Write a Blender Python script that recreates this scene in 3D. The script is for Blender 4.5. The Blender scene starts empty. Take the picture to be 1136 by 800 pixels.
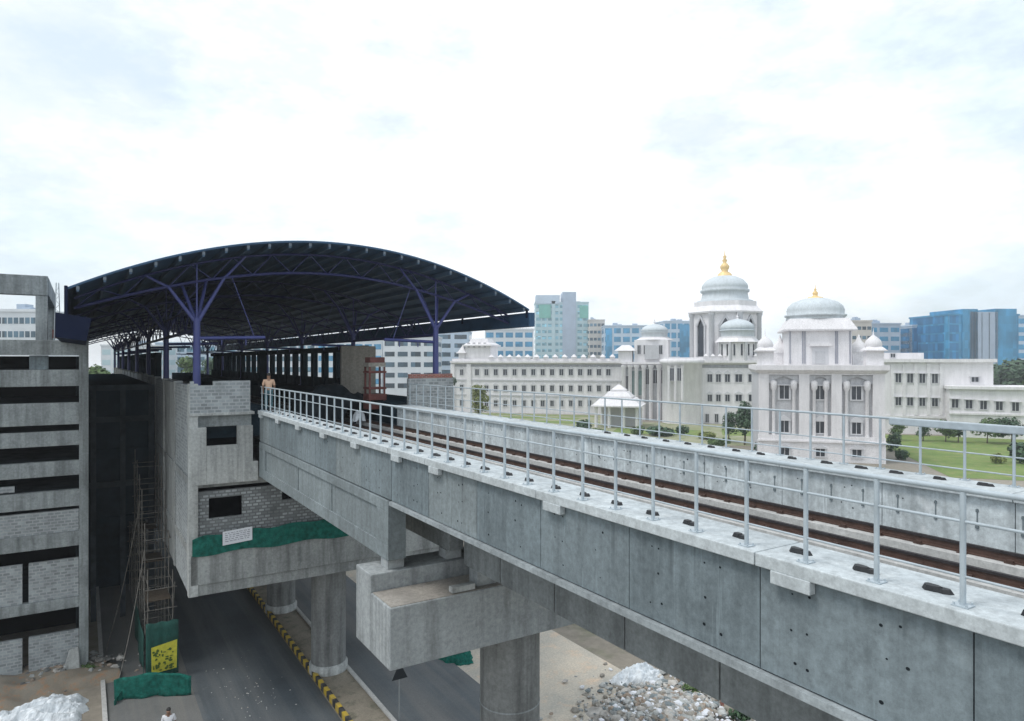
import bpy, math, random
from math import sin, cos, pi, radians as R
from mathutils import Vector
random.seed(7)
S = bpy.context.scene
COL = S.collection
CAMH = 16.3
FPX, CX, CY = 757.0, 568.0, 400.0

# ------------------------------------------------------------------ materials
def nodes(name):
    m = bpy.data.materials.new(name); m.use_nodes = True
    nt = m.node_tree; nt.nodes.clear()
    out = nt.nodes.new('ShaderNodeOutputMaterial')
    b = nt.nodes.new('ShaderNodeBsdfPrincipled')
    nt.links.new(b.outputs[0], out.inputs[0])
    return m, nt, b
def N(nt, typ, **kw):
    n = nt.nodes.new(typ)
    for k, v in kw.items(): setattr(n, k, v)
    return n
def L(nt, a, b): nt.links.new(a, b)
def math_n(nt, op, a, b=None, clamp=False):
    n = N(nt, 'ShaderNodeMath', operation=op, use_clamp=clamp)
    for i, v in enumerate((a, b)):
        if v is None: continue
        if isinstance(v, (int, float)): n.inputs[i].default_value = v
        else: L(nt, v, n.inputs[i])
    return n.outputs[0]
def noise(nt, vec, scale, detail=4, rough=.6):
    n = N(nt, 'ShaderNodeTexNoise'); n.inputs['Scale'].default_value = scale
    n.inputs['Detail'].default_value = detail; n.inputs['Roughness'].default_value = rough
    L(nt, vec, n.inputs['Vector']); return n.outputs['Fac']
def ramp(nt, fac, pts):
    n = N(nt, 'ShaderNodeValToRGB'); cr = n.color_ramp
    while len(cr.elements) < len(pts): cr.elements.new(.5)
    for e, (p, c) in zip(cr.elements, pts):
        e.position = p; e.color = (c[0], c[1], c[2], 1) if not isinstance(c, (int, float)) else (c, c, c, 1)
    L(nt, fac, n.inputs[0]); return n.outputs[0]
def mix(nt, fac, a, b, mode='MIX'):
    n = N(nt, 'ShaderNodeMix', data_type='RGBA', blend_type=mode)
    for idx, v in ((0, fac), (6, a), (7, b)):
        if isinstance(v, (int, float)): n.inputs[idx].default_value = v
        elif isinstance(v, tuple): n.inputs[idx].default_value = (v[0], v[1], v[2], 1)
        else: L(nt, v, n.inputs[idx])
    return n.outputs[2]
def coords(nt, scale=(1, 1, 1), kind='Object'):
    t = N(nt, 'ShaderNodeTexCoord'); mp = N(nt, 'ShaderNodeMapping'); mp.inputs['Scale'].default_value = scale
    L(nt, t.outputs[kind], mp.inputs[0]); return mp.outputs[0]
def bump(nt, b, h, strength=.3, dist=.02):
    n = N(nt, 'ShaderNodeBump'); n.inputs['Strength'].default_value = strength; n.inputs['Distance'].default_value = dist
    L(nt, h, n.inputs['Height']); L(nt, n.outputs[0], b.inputs['Normal'])
def scaled(c, f): return (c[0]*f, c[1]*f, c[2]*f)

def concrete(name, base, var=.3, streak=.35, spots=.25, rough=.9, sc=1.0, warm=0.0, sf=2.2, drip=None):
    m, nt, b = nodes(name); b.inputs['Roughness'].default_value = rough
    c = coords(nt)
    big = ramp(nt, noise(nt, c, .45*sc, 5), [(.3, 1-var), (.7, 1+var*.7)])
    fine = ramp(nt, noise(nt, c, 8*sc, 8, .8), [(.28, .62), (.72, 1.26)])
    st = ramp(nt, noise(nt, coords(nt, (sf*sc, sf*sc, .16)), 1.0, 5, .65), [(.36, 1-streak), (.56, 1.05)])
    col = mix(nt, 1.0, base, big, 'MULTIPLY'); col = mix(nt, 1.0, col, fine, 'MULTIPLY'); col = mix(nt, 1.0, col, st, 'MULTIPLY')
    blot = ramp(nt, noise(nt, c, 1.7*sc, 7, .72), [(.57, 0), (.68, 1)])
    col = mix(nt, math_n(nt, 'MULTIPLY', blot, spots), col, scaled(base, .42))
    lt = ramp(nt, noise(nt, coords(nt, (1.1*sc, 1.1*sc, .8*sc)), 1.3, 5, .7), [(.6, 0), (.72, 1)])
    col = mix(nt, math_n(nt, 'MULTIPLY', lt, .35), col, (min(base[0]*1.6+warm*.06, .8), min(base[1]*1.55+warm*.03, .8), min(base[2]*1.5, .8)))
    if drip:                                         # rain runs: thin stains of uneven length coming down from the top edge
        t = N(nt, 'ShaderNodeTexCoord'); sp = N(nt, 'ShaderNodeSeparateXYZ'); L(nt, t.outputs['Object'], sp.inputs[0])
        run = ramp(nt, noise(nt, coords(nt, (5.5, 5.5, .10)), 1.0, 4, .6), [(.55, 0), (.70, 1)])
        ln = math_n(nt, 'ADD', math_n(nt, 'MULTIPLY', sp.outputs[2], 1/drip), math_n(nt, 'MULTIPLY', math_n(nt, 'SUBTRACT', noise(nt, coords(nt, (1.6, 1.6, .02)), 1.0, 3, .6), .5), 2.4))
        f = math_n(nt, 'MULTIPLY', run, ramp(nt, ln, [(.25, 0), (.95, .62)]))
        col = mix(nt, f, col, scaled(base, .38))
        pale = ramp(nt, noise(nt, coords(nt, (3.1, 3.1, .22)), 1.3, 5, .7), [(.60, 0), (.70, .4)])
        col = mix(nt, pale, col, scaled(base, 1.75))
    L(nt, col, b.inputs['Base Color'])
    bump(nt, b, noise(nt, c, 14*sc, 6, .7), .25, .02)
    return m
def plain(name, base, rough=.5, metal=0.0, var=.12, sc=3.0, spec=None, bmp=0.0):
    m, nt, b = nodes(name); b.inputs['Roughness'].default_value = rough; b.inputs['Metallic'].default_value = metal
    c = coords(nt)
    f = ramp(nt, noise(nt, c, sc, 5, .65), [(.3, 1-var), (.7, 1+var)])
    L(nt, mix(nt, 1.0, base, f, 'MULTIPLY'), b.inputs['Base Color'])
    if spec is not None: b.inputs['Specular IOR Level'].default_value = spec
    if bmp: bump(nt, b, noise(nt, c, sc*4, 4), bmp, .03)
    return m
def bricks(name, base, mortar, bw=.42, bh=.2, ms=.02, var=.25):
    m, nt, b = nodes(name); b.inputs['Roughness'].default_value = .92
    t = N(nt, 'ShaderNodeTexCoord'); sp = N(nt, 'ShaderNodeSeparateXYZ'); L(nt, t.outputs['Object'], sp.inputs[0])
    cb = N(nt, 'ShaderNodeCombineXYZ'); L(nt, math_n(nt, 'ADD', sp.outputs[0], sp.outputs[1]), cb.inputs[0]); L(nt, sp.outputs[2], cb.inputs[1])
    br = N(nt, 'ShaderNodeTexBrick'); L(nt, cb.outputs[0], br.inputs['Vector'])
    br.inputs['Scale'].default_value = 1; br.inputs['Brick Width'].default_value = bw; br.inputs['Row Height'].default_value = bh
    br.inputs['Mortar Size'].default_value = ms; br.inputs['Bias'].default_value = 0
    br.inputs['Color1'].default_value = (*scaled(base, 1-var), 1); br.inputs['Color2'].default_value = (*scaled(base, 1+var), 1); br.inputs['Mortar'].default_value = (*mortar, 1)
    f = ramp(nt, noise(nt, t.outputs['Object'], 1.2, 6, .7), [(.3, .7), (.7, 1.2)])
    L(nt, mix(nt, 1.0, br.outputs[0], f, 'MULTIPLY'), b.inputs['Base Color'])
    bump(nt, b, br.outputs['Fac'], -.5, .02)
    return m
def glassy(name, base, rough=.12, var=.25):
    m, nt, b = nodes(name); b.inputs['Roughness'].default_value = rough
    c = coords(nt, (.3, .3, .3)); f = ramp(nt, noise(nt, c, .7, 3), [(.35, 1-var), (.65, 1+var)])
    L(nt, mix(nt, 1.0, base, f, 'MULTIPLY'), b.inputs['Base Color'])
    b.inputs['Specular IOR Level'].default_value = .6
    return m
def glassgrid(name, base, w=2.2, h=3.6, var=.45):
    m, nt, b = nodes(name); b.inputs['Roughness'].default_value = .15; b.inputs['Specular IOR Level'].default_value = .5
    t = N(nt, 'ShaderNodeTexCoord'); sp = N(nt, 'ShaderNodeSeparateXYZ'); L(nt, t.outputs['Object'], sp.inputs[0]); cb = N(nt, 'ShaderNodeCombineXYZ')
    L(nt, math_n(nt, 'FLOOR', math_n(nt, 'MULTIPLY', math_n(nt, 'ADD', sp.outputs[0], sp.outputs[1]), 1/w)), cb.inputs[0]); L(nt, math_n(nt, 'FLOOR', math_n(nt, 'MULTIPLY', sp.outputs[2], 1/h)), cb.inputs[1])
    wn = N(nt, 'ShaderNodeTexWhiteNoise'); L(nt, cb.outputs[0], wn.inputs['Vector'])
    oi = N(nt, 'ShaderNodeObjectInfo'); L(nt, oi.outputs['Random'], cb.inputs[2])
    f = ramp(nt, wn.outputs['Value'], [(0, 1-var), (.8, 1+var), (1, 1+3*var)])
    big = ramp(nt, noise(nt, t.outputs['Object'], .06, 3), [(.35, .7), (.65, 1.35)])
    L(nt, mix(nt, 1.0, mix(nt, 1.0, base, f, 'MULTIPLY'), big, 'MULTIPLY'), b.inputs['Base Color']); return m
def leafy(name, base, base2):
    m, nt, b = nodes(name); b.inputs['Roughness'].default_value = .6
    f = ramp(nt, noise(nt, coords(nt), .9, 4, .7), [(.35, base), (.65, base2)])
    g = ramp(nt, noise(nt, coords(nt), 7, 3, .7), [(.3, .6), (.7, 1.3)])
    L(nt, mix(nt, 1.0, f, g, 'MULTIPLY'), b.inputs['Base Color'])
    return m
M = {}
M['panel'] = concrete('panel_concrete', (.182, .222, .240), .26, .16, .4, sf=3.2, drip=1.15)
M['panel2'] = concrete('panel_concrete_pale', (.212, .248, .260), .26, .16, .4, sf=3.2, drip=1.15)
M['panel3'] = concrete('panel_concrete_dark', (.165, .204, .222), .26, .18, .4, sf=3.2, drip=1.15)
M['web'] = concrete('web_concrete', (.225, .245, .25), .22, .25, .35)
M['lip'] = concrete('flange_lip_concrete', (.31, .345, .36), .2, .25, .3)
M['walk'] = concrete('walkway_concrete', (.46, .50, .515), .14, .1, .25)
M['cap'] = concrete('cap_concrete', (.34, .365, .372), .2, .3, .35, warm=1)
M['capd'] = concrete('cap_top_dust', (.31, .29, .26), .45, 0, .7)
M['pier'] = concrete('pier_concrete', (.225, .232, .228), .2, .42, .35)
M['station'] = concrete('station_concrete', (.31, .325, .32), .28, .4, .5)
M['stationlt'] = concrete('station_plaster', (.43, .445, .435), .22, .35, .4)
M['frame'] = concrete('frame_concrete', (.29, .318, .322), .3, .4, .6)
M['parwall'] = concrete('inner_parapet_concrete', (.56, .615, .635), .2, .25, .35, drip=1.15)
M['slabdark'] = plain('shaded_slab_concrete', (.042, .052, .06), .95, var=.5, sc=1.2, spec=.05)  # concrete darkened in colour to carry the shade of the open floors
M['dark'] = plain('shaded_dark_wall', (.016, .028, .038), .95, var=.4, sc=1.2, spec=0.0)  # near-black base colour holds the shade of link block and covered platforms
M['deck'] = concrete('deck_concrete', (.30, .315, .31), .2, 0, .35)
M['plinth'] = concrete('plinth_concrete', (.44, .44, .43), .15, 0, .25)
M['block'] = bricks('concrete_blocks', (.27, .295, .305), (.36, .38, .385), .30, .155, .024, .25)
M['block2'] = bricks('fly_ash_blocks', (.27, .29, .295), (.15, .16, .165), .27, .15, .03, .4)
M['redbrick'] = bricks('red_bricks', (.30, .085, .06), (.30, .26, .24), .23, .08, .012, .3)
M['void'] = plain('dark_interior', (.004, .005, .007), .95, var=.2, spec=0.0)  # near-black stands in for the shade behind openings
M['hole'] = plain('tie_hole_dark', (.02, .024, .028), .95, spec=0.0)
M['rubber'] = plain('black_rubber', (.014, .015, .017), .6, bmp=.3)
M['rail'] = plain('galvanised_paint', (.37, .425, .46), .5, .0, .16)
M['rust'] = plain('rusty_rail', (.075, .042, .032), .7, 0, .35, 6)
M['railtop'] = plain('rail_side', (.035, .03, .032), .55, .3, .3, 6)
M['navy'] = plain('navy_sheet', (.036, .088, .165), .6, .0, .25, .6, spec=.3)
M['purlin'] = plain('purlin_paint', (.06, .105, .165), .6, 0, .3, .5, spec=.3)
M['purlin_end'] = plain('purlin_end_zinc', (.13, .16, .19), .5)
M['blue'] = plain('indigo_paint', (.048, .060, .205), .45, 0, .12, 1.5)
M['bluemid'] = plain('indigo_paint_shaded', (.030, .036, .118), .5, 0, .15, 1.5, spec=.25)  # same indigo paint, darkened in colour for the shade under the roof
M['bluedk'] = plain('indigo_paint_dark', (.008, .013, .036), .6, 0, .12, 1.5, spec=.05)
M['green'] = plain('green_net', (.012, .115, .09), .9, 0, .5, 4.5, bmp=.7, spec=.15)
M['green2'] = plain('green_net_dark', (.010, .075, .060), .85, 0, .35, 2.5, bmp=.6)
M['banner'] = plain('white_vinyl', (.68, .70, .74), .5, var=.05)
M['ink'] = plain('grey_print', (.28, .29, .34), .6)
M['yellow'] = plain('yellow_vinyl', (.62, .58, .06), .5, var=.2, sc=5)
M['inkgreen'] = plain('green_print', (.08, .13, .02), .6)
M['pipe'] = plain('scaffold_pipe', (.15, .14, .125), .7, .1, .4, 4)
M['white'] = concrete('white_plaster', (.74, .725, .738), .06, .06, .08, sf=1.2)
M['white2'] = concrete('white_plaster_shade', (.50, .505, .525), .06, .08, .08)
M['cornice_shade'] = concrete('cornice_shadow_grey', (.34, .345, .37), .15, .2, .15)  # grey that paints the shadow below the cornices
M['dome'] = concrete('dome_render', (.55, .60, .63), .08, .06, .08)
M['gold'] = plain('gilded_finial', (.78, .56, .26), .45, .1, .12)
M['pane'] = glassy('dark_pane', (.022, .028, .04), .3)
M['wframe'] = plain('window_surround', (.55, .55, .57), .7, var=.05)
M['gpane'] = glassy('green_glass', (.10, .22, .20))
M['trunk'] = plain('bark', (.09, .07, .05), .9, var=.3, sc=6, bmp=.6)
M['leafA'] = leafy('leaf_mid', (.05, .10, .028), (.095, .16, .04))
M['leafB'] = leafy('leaf_dark', (.025, .065, .032), (.055, .115, .05))
M['leafC'] = leafy('leaf_olive', (.14, .175, .04), (.22, .25, .07))
M['plastic'] = plain('white_plastic_sheet', (.62, .66, .69), .4, var=.3, sc=3.5)
M['stone'] = plain('broken_stone', (.42, .40, .37), .95, var=.4, sc=2.5, bmp=.5)
M['stone2'] = plain('brownish_stone', (.30, .24, .19), .95, var=.4, sc=2.5, bmp=.5)
M['redp'] = plain('red_oxide', (.13, .042, .036), .7, var=.3, sc=3)
M['tarp'] = plain('dark_tarpaulin', (.012, .017, .022), .8, var=.4, sc=1.5, bmp=.6, spec=.1)
M['skin'] = plain('skin', (.20, .11, .07), .6)
M['hair'] = plain('black_hair', (.008, .007, .007), .6)
M['shirt'] = plain('tan_shirt', (.50, .33, .23), .8)
M['trouser'] = plain('teal_trousers', (.03, .09, .11), .8)
M['redcloth'] = plain('red_cloth', (.5, .05, .05), .8)
M['whitecloth'] = plain('white_cloth', (.7, .7, .72), .8)
M['signback'] = plain('sign_back', (.012, .016, .02), .5)
M['signpole'] = plain('sign_pole', (.3, .32, .33), .5, .4)
M['beige'] = concrete('beige_plaster', (.30, .28, .245), .15, .2, .15)
def kerbmat():
    m, nt, b = nodes('kerb_paint'); b.inputs['Roughness'].default_value = .8
    t = N(nt, 'ShaderNodeTexCoord'); sp = N(nt, 'ShaderNodeSeparateXYZ'); L(nt, t.outputs['Object'], sp.inputs[0])
    fr = math_n(nt, 'FRACT', math_n(nt, 'MULTIPLY', sp.outputs[1], 1/0.92))
    c = mix(nt, math_n(nt, 'GREATER_THAN', fr, .5), (.018, .018, .02), (.52, .36, .03))
    w = ramp(nt, noise(nt, t.outputs['Object'], 3, 5, .7), [(.45, 0), (.75, .75)])
    L(nt, mix(nt, w, c, (.15, .145, .135)), b.inputs['Base Color']); return m
M['kerb'] = kerbmat()
def groundmat(name, c1, c2, sc, c3=None, rough=.95, bmp=.4):
    m, nt, b = nodes(name); b.inputs['Roughness'].default_value = rough
    c = coords(nt)
    col = ramp(nt, noise(nt, c, sc, 8, .65), [(.32, c1), (.68, c2)])
    if c3: col = mix(nt, ramp(nt, noise(nt, c, sc*2.7, 6, .7), [(.52, 0), (.66, .85)]), col, c3)
    f = ramp(nt, noise(nt, c, sc*30, 4, .7), [(.25, .72), (.75, 1.2)])
    L(nt, mix(nt, 1.0, col, f, 'MULTIPLY'), b.inputs['Base Color'])
    bump(nt, b, noise(nt, c, sc*25, 5, .7), bmp, .05); return m
M['ground'] = groundmat('ground_earth', (.20, .18, .15), (.30, .27, .22), .05, (.12, .14, .07))
def asphalt(name, base, dust):
    m, nt, b = nodes(name); b.inputs['Roughness'].default_value = .9
    c = coords(nt)
    col = ramp(nt, noise(nt, c, .3, 6, .6), [(.3, scaled(base, .8)), (.7, scaled(base, 1.25))])
    lane = ramp(nt, noise(nt, coords(nt, (.9, .03, 1)), 1.0, 5, .6), [(.42, 0), (.62, .75)])
    col = mix(nt, lane, col, dust)
    sp = ramp(nt, noise(nt, coords(nt, (1.2, 1.2, 1)), 1.1, 8, .8), [(.62, 0), (.7, .6)])
    col = mix(nt, sp, col, scaled(dust, 1.3))
    f = ramp(nt, noise(nt, c, 22, 3, .7), [(.25, .75), (.75, 1.25)])
    L(nt, mix(nt, 1.0, col, f, 'MULTIPLY'), b.inputs['Base Color'])
    bump(nt, b, noise(nt, c, 25, 3), .3, .01); return m
M['asphalt'] = asphalt('asphalt', (.070, .084, .095), (.14, .148, .15))
M['asphalt2'] = asphalt('dusty_asphalt', (.10, .115, .125), (.17, .17, .165))
M['pave'] = asphalt('pavement_concrete', (.125, .13, .13), (.18, .175, .16))
M['dirt'] = groundmat('dirt_track', (.40, .39, .35), (.62, .55, .45), .33, (.64, .50, .37))
M['soil'] = groundmat('median_soil', (.20, .175, .135), (.30, .265, .21), .5, (.12, .12, .085))
M['spoil'] = groundmat('spoil_earth', (.20, .185, .155), (.27, .23, .18), .9, (.34, .19, .10))
M['lawn'] = groundmat('lawn_grass', (.10, .17, .035), (.19, .25, .065), .16, (.25, .24, .10))
M['garden'] = groundmat('garden_earth', (.22, .24, .12), (.34, .33, .24), .15, (.09, .16, .04))

# ------------------------------------------------------------------ frames and mesh building
class Frame:
    def __init__(s, ox, oy, ang): s.o = (ox, oy); s.a = ang; s.c = cos(ang); s.s = sin(ang)
    def w(s, x, y): return (s.o[0]+s.c*x-s.s*y, s.o[1]+s.s*x+s.c*y)
    def px(s, px, py=None, yl=0.0):                # the point of the plane y = yl seen at a place of the photograph
        rx = (px-CX)/FPX
        dx = s.c*rx+s.s; dy = -s.s*rx+s.c
        bx = s.c*s.o[0]+s.s*s.o[1]; by = -s.s*s.o[0]+s.c*s.o[1]
        k = (yl+by)/dy
        z = None if py is None else CAMH-(py-CY)*k/FPX
        return (k*dx-bx, z, k)
WORLD = Frame(0, 0, 0)
METRO = Frame(0, 0, R(32.16))                      # x = across the viaduct, y = along it
ORG = {}
def tag(o, label, cat, group=None, kind=None):
    if label: o['label'] = label
    if cat: o['category'] = cat
    if group: o['group'] = group
    if kind: o['kind'] = kind
def thing(name, label, cat, at, F=METRO, group=None):
    o = bpy.data.objects.new(name, None); COL.objects.link(o)
    w = F.w(at[0], at[1]); o.location = (w[0], w[1], at[2]); o.rotation_euler = (0, 0, F.a)
    o.empty_display_size = .5
    tag(o, label, cat, group); ORG[o.name] = at; return o
class MB:
    def __init__(s): s.v = []; s.f = []; s.m = []; s.sm = []
    def add(s, vs, fs, mi=0, smooth=False):
        n = len(s.v); s.v += [tuple(p) for p in vs]
        for f in fs: s.f.append([n+i for i in f]); s.m.append(mi); s.sm.append(smooth)
    def hexa(s, p, mi=0):                          # p: 4 bottom (ccw from above) + 4 top
        s.add(p, [(3, 2, 1, 0), (4, 5, 6, 7), (0, 1, 5, 4), (1, 2, 6, 5), (2, 3, 7, 6), (3, 0, 4, 7)], mi)
    def box(s, x0, x1, y0, y1, z0, z1, mi=0):
        s.hexa([(x0, y0, z0), (x1, y0, z0), (x1, y1, z0), (x0, y1, z0), (x0, y0, z1), (x1, y0, z1), (x1, y1, z1), (x0, y1, z1)], mi)
    def taper(s, cx, cy, z0, z1, a0, b0, a1, b1, mi=0):   # frustum with rectangular section
        s.hexa([(cx-a0, cy-b0, z0), (cx+a0, cy-b0, z0), (cx+a0, cy+b0, z0), (cx-a0, cy+b0, z0),
                (cx-a1, cy-b1, z1), (cx+a1, cy-b1, z1), (cx+a1, cy+b1, z1), (cx-a1, cy+b1, z1)], mi)
    def tube(s, p, q, r, n=8, r2=None, mi=0, smooth=True, caps=True):
        p = Vector(p); q = Vector(q); r2 = r if r2 is None else r2
        d = (q-p)
        if d.length < 1e-6: return
        d.normalize(); a = d.orthogonal().normalized(); b = d.cross(a)
        vs = []
        for c, rr in ((p, r), (q, r2)):
            for i in range(n):
                t = 2*pi*i/n; vs.append(c+a*(cos(t)*rr)+b*(sin(t)*rr))
        k = len(s.v)
        s.add(vs, [(i, (i+1) % n, n+(i+1) % n, n+i) for i in range(n)], mi, smooth)
        if caps: 
            s.add(vs[:n], [tuple(range(n-1, -1, -1))], mi); s.add(vs[n:], [tuple(range(n))], mi)
    def lathe(s, cx, cy, prof, n=24, mi=0, smooth=True, rot=0.0):   # prof: (radius, z) from the bottom up
        k = len(s.v); vs = []
        for r, z in prof:
            for i in range(n):
                t = 2*pi*(i+.5)/n+rot; vs.append((cx+r*cos(t), cy+r*sin(t), z))
        fs = []
        for j in range(len(prof)-1):
            for i in range(n): fs.append((j*n+i, j*n+(i+1) % n, (j+1)*n+(i+1) % n, (j+1)*n+i))
        s.add(vs, fs, mi, smooth)
        s.add(vs[:n], [tuple(range(n-1, -1, -1))], mi); s.add(vs[-n:], [tuple(range(n))], mi)
    def prism_y(s, poly, y0, y1, mi=0):            # poly in (x, z), ccw seen from -y
        n = len(poly)
        vs = [(x, y0, z) for x, z in poly]+[(x, y1, z) for x, z in poly]
        s.add(vs, [tuple(range(n)), tuple(range(2*n-1, n-1, -1))]+[((i+1) % n, i, n+i, n+(i+1) % n) for i in range(n)], mi)
    def build(s, name, mats, parent=None, F=METRO, at=None, bevel=0.0):
        me = bpy.data.meshes.new(name)
        if parent is not None: o0 = ORG[parent.name]
        else: o0 = at or (0, 0, 0)
        me.from_pydata([(x-o0[0], y-o0[1], z-o0[2]) for x, y, z in s.v], [], s.f)
        for mm in (mats if isinstance(mats, (list, tuple)) else [mats]): me.materials.append(M[mm])
        me.polygons.foreach_set('material_index', s.m); me.polygons.foreach_set('use_smooth', s.sm); me.update()
        o = bpy.data.objects.new(name, me); COL.objects.link(o)
        if parent is not None:
            o.parent = parent; ORG[o.name] = o0
        else:
            w = F.w(o0[0], o0[1]); o.location = (w[0], w[1], o0[2]); o.rotation_euler = (0, 0, F.a); ORG[o.name] = o0
        if bevel:
            b = o.modifiers.new('bevel', 'BEVEL'); b.width = bevel; b.segments = 2; b.limit_method = 'ANGLE'
        return o
def copy_part(o, parent, loc, **kw):
    c = o.copy(); COL.objects.link(c); c.parent = parent; c.location = loc
    for ch in o.children:
        d = ch.copy(); COL.objects.link(d); d.parent = c
    return c
def bx(*a, **k):
    m = MB(); m.box(*a); return m
H = lambda h: h+CAMH

# ------------------------------------------------------------------ world, sun, camera, haze
w = bpy.data.worlds.new('World'); S.world = w; w.use_nodes = True
nt = w.node_tree; nt.nodes.clear()
SUN_EL, SUN_AZ = R(60), R(-108)                    # azimuth measured clockwise from +Y
out = N(nt, 'ShaderNodeOutputWorld'); bg = N(nt, 'ShaderNodeBackground'); L(nt, bg.outputs[0], out.inputs[0])
sky = N(nt, 'ShaderNodeTexSky', sky_type='NISHITA'); sky.sun_disc = False; sky.sun_elevation = SUN_EL; sky.sun_rotation = SUN_AZ
sky.air_density = 1.3; sky.dust_density = 2.0
tc = N(nt, 'ShaderNodeTexCoord'); mp = N(nt, 'ShaderNodeMapping'); L(nt, tc.outputs['Generated'], mp.inputs[0])
mp.inputs['Scale'].default_value = (1, 1, 2.2); mp.inputs['Location'].default_value = (.75, .4, .2)
nrm = N(nt, 'ShaderNodeVectorMath', operation='NORMALIZE'); L(nt, tc.outputs['Generated'], nrm.inputs[0])
sx = N(nt, 'ShaderNodeSeparateXYZ'); L(nt, nrm.outputs[0], sx.inputs[0])
bias = math_n(nt, 'SUBTRACT', .04, math_n(nt, 'MULTIPLY', math_n(nt, 'MULTIPLY', sx.outputs[0], sx.outputs[0]), .38))   # thicker cloud ahead, thinner to the sides
cov = ramp(nt, math_n(nt, 'ADD', noise(nt, mp.outputs[0], 2.9, 9, .62), bias), [(.38, .70), (.52, 1.0)])
shade = ramp(nt, math_n(nt, 'ADD', noise(nt, mp.outputs[0], 4.3, 9, .62), bias), [(.34, (8.8, 10.0, 11.0)), (.56, (11.2, 11.7, 12.2))])
L(nt, mix(nt, cov, sky.outputs[0], shade), bg.inputs[0]); bg.inputs[1].default_value = .09
sl = bpy.data.lights.new('sun', 'SUN'); sl.energy = 1.5; sl.angle = R(18); sl.color = (1, .965, .92)
so = bpy.data.objects.new('sun', sl); COL.objects.link(so)
sd = Vector((sin(SUN_AZ)*cos(SUN_EL), cos(SUN_AZ)*cos(SUN_EL), sin(SUN_EL)))
so.rotation_euler = (-sd).to_track_quat('-Z', 'Y').to_euler(); so.location = (-20, -20, 60)
S.view_settings.view_transform = 'Standard'; S.view_settings.look = 'None'; S.view_settings.gamma = 1
S.view_settings.exposure = 0.33
cam = bpy.data.cameras.new('camera'); co = bpy.data.objects.new('camera', cam); COL.objects.link(co)
co.location = (0, 0, CAMH); co.rotation_euler = (pi/2, 0, 0); cam.sensor_width = 36; cam.lens = 36*FPX/1136; cam.clip_end = 6000
S.camera = co
hz = bx(-900, 900, -60, 900, -1.5, 62)
m, nt, b = nodes('haze_air'); nt.nodes.remove(b)
pv = N(nt, 'ShaderNodeVolumePrincipled'); pv.inputs['Color'].default_value = (.93, .97, 1.0, 1); pv.inputs['Density'].default_value = .0005
pv.inputs['Anisotropy'].default_value = .2
L(nt, pv.outputs[0], [n for n in nt.nodes if n.type == 'OUTPUT_MATERIAL'][0].inputs['Volume'])
M['haze'] = m
USE_HAZE = True
if USE_HAZE:
    ho = hz.build('haze', 'haze', F=WORLD); ho['kind'] = 'stuff'

# ------------------------------------------------------------------ ground
def sheet(name, x0, x1, y0, y1, z, mat, F=METRO, nx=1, ny=1):
    mb = MB()
    for i in range(nx):
        for j in range(ny):
            a0 = x0+(x1-x0)*i/nx; a1 = x0+(x1-x0)*(i+1)/nx; b0 = y0+(y1-y0)*j/ny; b1 = y0+(y1-y0)*(j+1)/ny
            mb.add([(a0, b0, z), (a1, b0, z), (a1, b1, z), (a0, b1, z)], [(0, 1, 2, 3)])
    o = mb.build(name, mat, F=F); o['kind'] = 'structure'; return o
sheet('ground', -1400, 1400, -120, 1700, 0, 'ground', WORLD)
sheet('road', 4.6, 9.9, -60, 400, .016, 'asphalt')
sheet('pavement', .95, 4.65, -60, 400, .012, 'pave')
sheet('road', 12.0, 16.9, -60, 400, .016, 'asphalt2')
sheet('dirt_track', 16.8, 24, -60, 300, .012, 'dirt')
kb = bx(.75, .95, 18, 60, 0, .16).build('kerb', 'plinth', at=(.85, 40, 0), bevel=.02); kb['kind'] = 'structure'
md = bx(10.16, 11.66, -60, 300, 0, .17).build('median', 'soil'); md['kind'] = 'structure'
mk = bx(9.95, 10.16, -60, 300, 0, .34).build('kerb', 'kerb', bevel=.03); mk['kind'] = 'structure'
mk = bx(11.66, 11.86, -60, 300, 0, .26).build('kerb', 'plinth', bevel=.03); mk['kind'] = 'structure'
# uneven earth and sheets -----------------------------------------------------------
def hump(cx, cy, rx, ry, h, n=28, seed=0, rough=.35, edge=-.05, ridge=False, sharp=1.0):
    rnd = random.Random(seed); mb = MB(); vs = []; ph = [rnd.uniform(0, 6) for _ in range(10)]
    for j in range(n+1):
        for i in range(n+1):
            a = 2*i/n-1; c = 2*j/n-1
            r2 = a*a+c*c
            e = 1+.22*sin(3*math.atan2(c, a)+ph[0])+.12*sin(7*math.atan2(c, a)+ph[1])
            f = max(0, 1-(r2**.5/e)**2)
            q = .5+.5*sin(a*5+ph[2]+2*sin(c*4+ph[3]))*sin(c*6+ph[4]+1.5*sin(a*5+ph[5]))
            q2 = abs(sin(a*9+ph[6]+2*sin(c*7+ph[7])))
            z = h*(f**sharp)*(1-rough+rough*q*1.4+(rough*.6*(q2-.5) if ridge else 0))+rnd.uniform(-.03, .03)*h
            vs.append((cx+a*rx+rnd.uniform(-.2, .2)*rx/n, cy+c*ry+rnd.uniform(-.2, .2)*ry/n, max(edge, z+(edge if f == 0 else 0))))
    keep = []
    for j in range(n):
        for i in range(n):
            q = [j*(n+1)+i, j*(n+1)+i+1, (j+1)*(n+1)+i+1, (j+1)*(n+1)+i]
            if any(vs[k][2] > .005 for k in q): keep.append(q)
    mb.add(vs, keep, 0, not ridge); return mb
from mathutils import noise as mnoise
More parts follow.
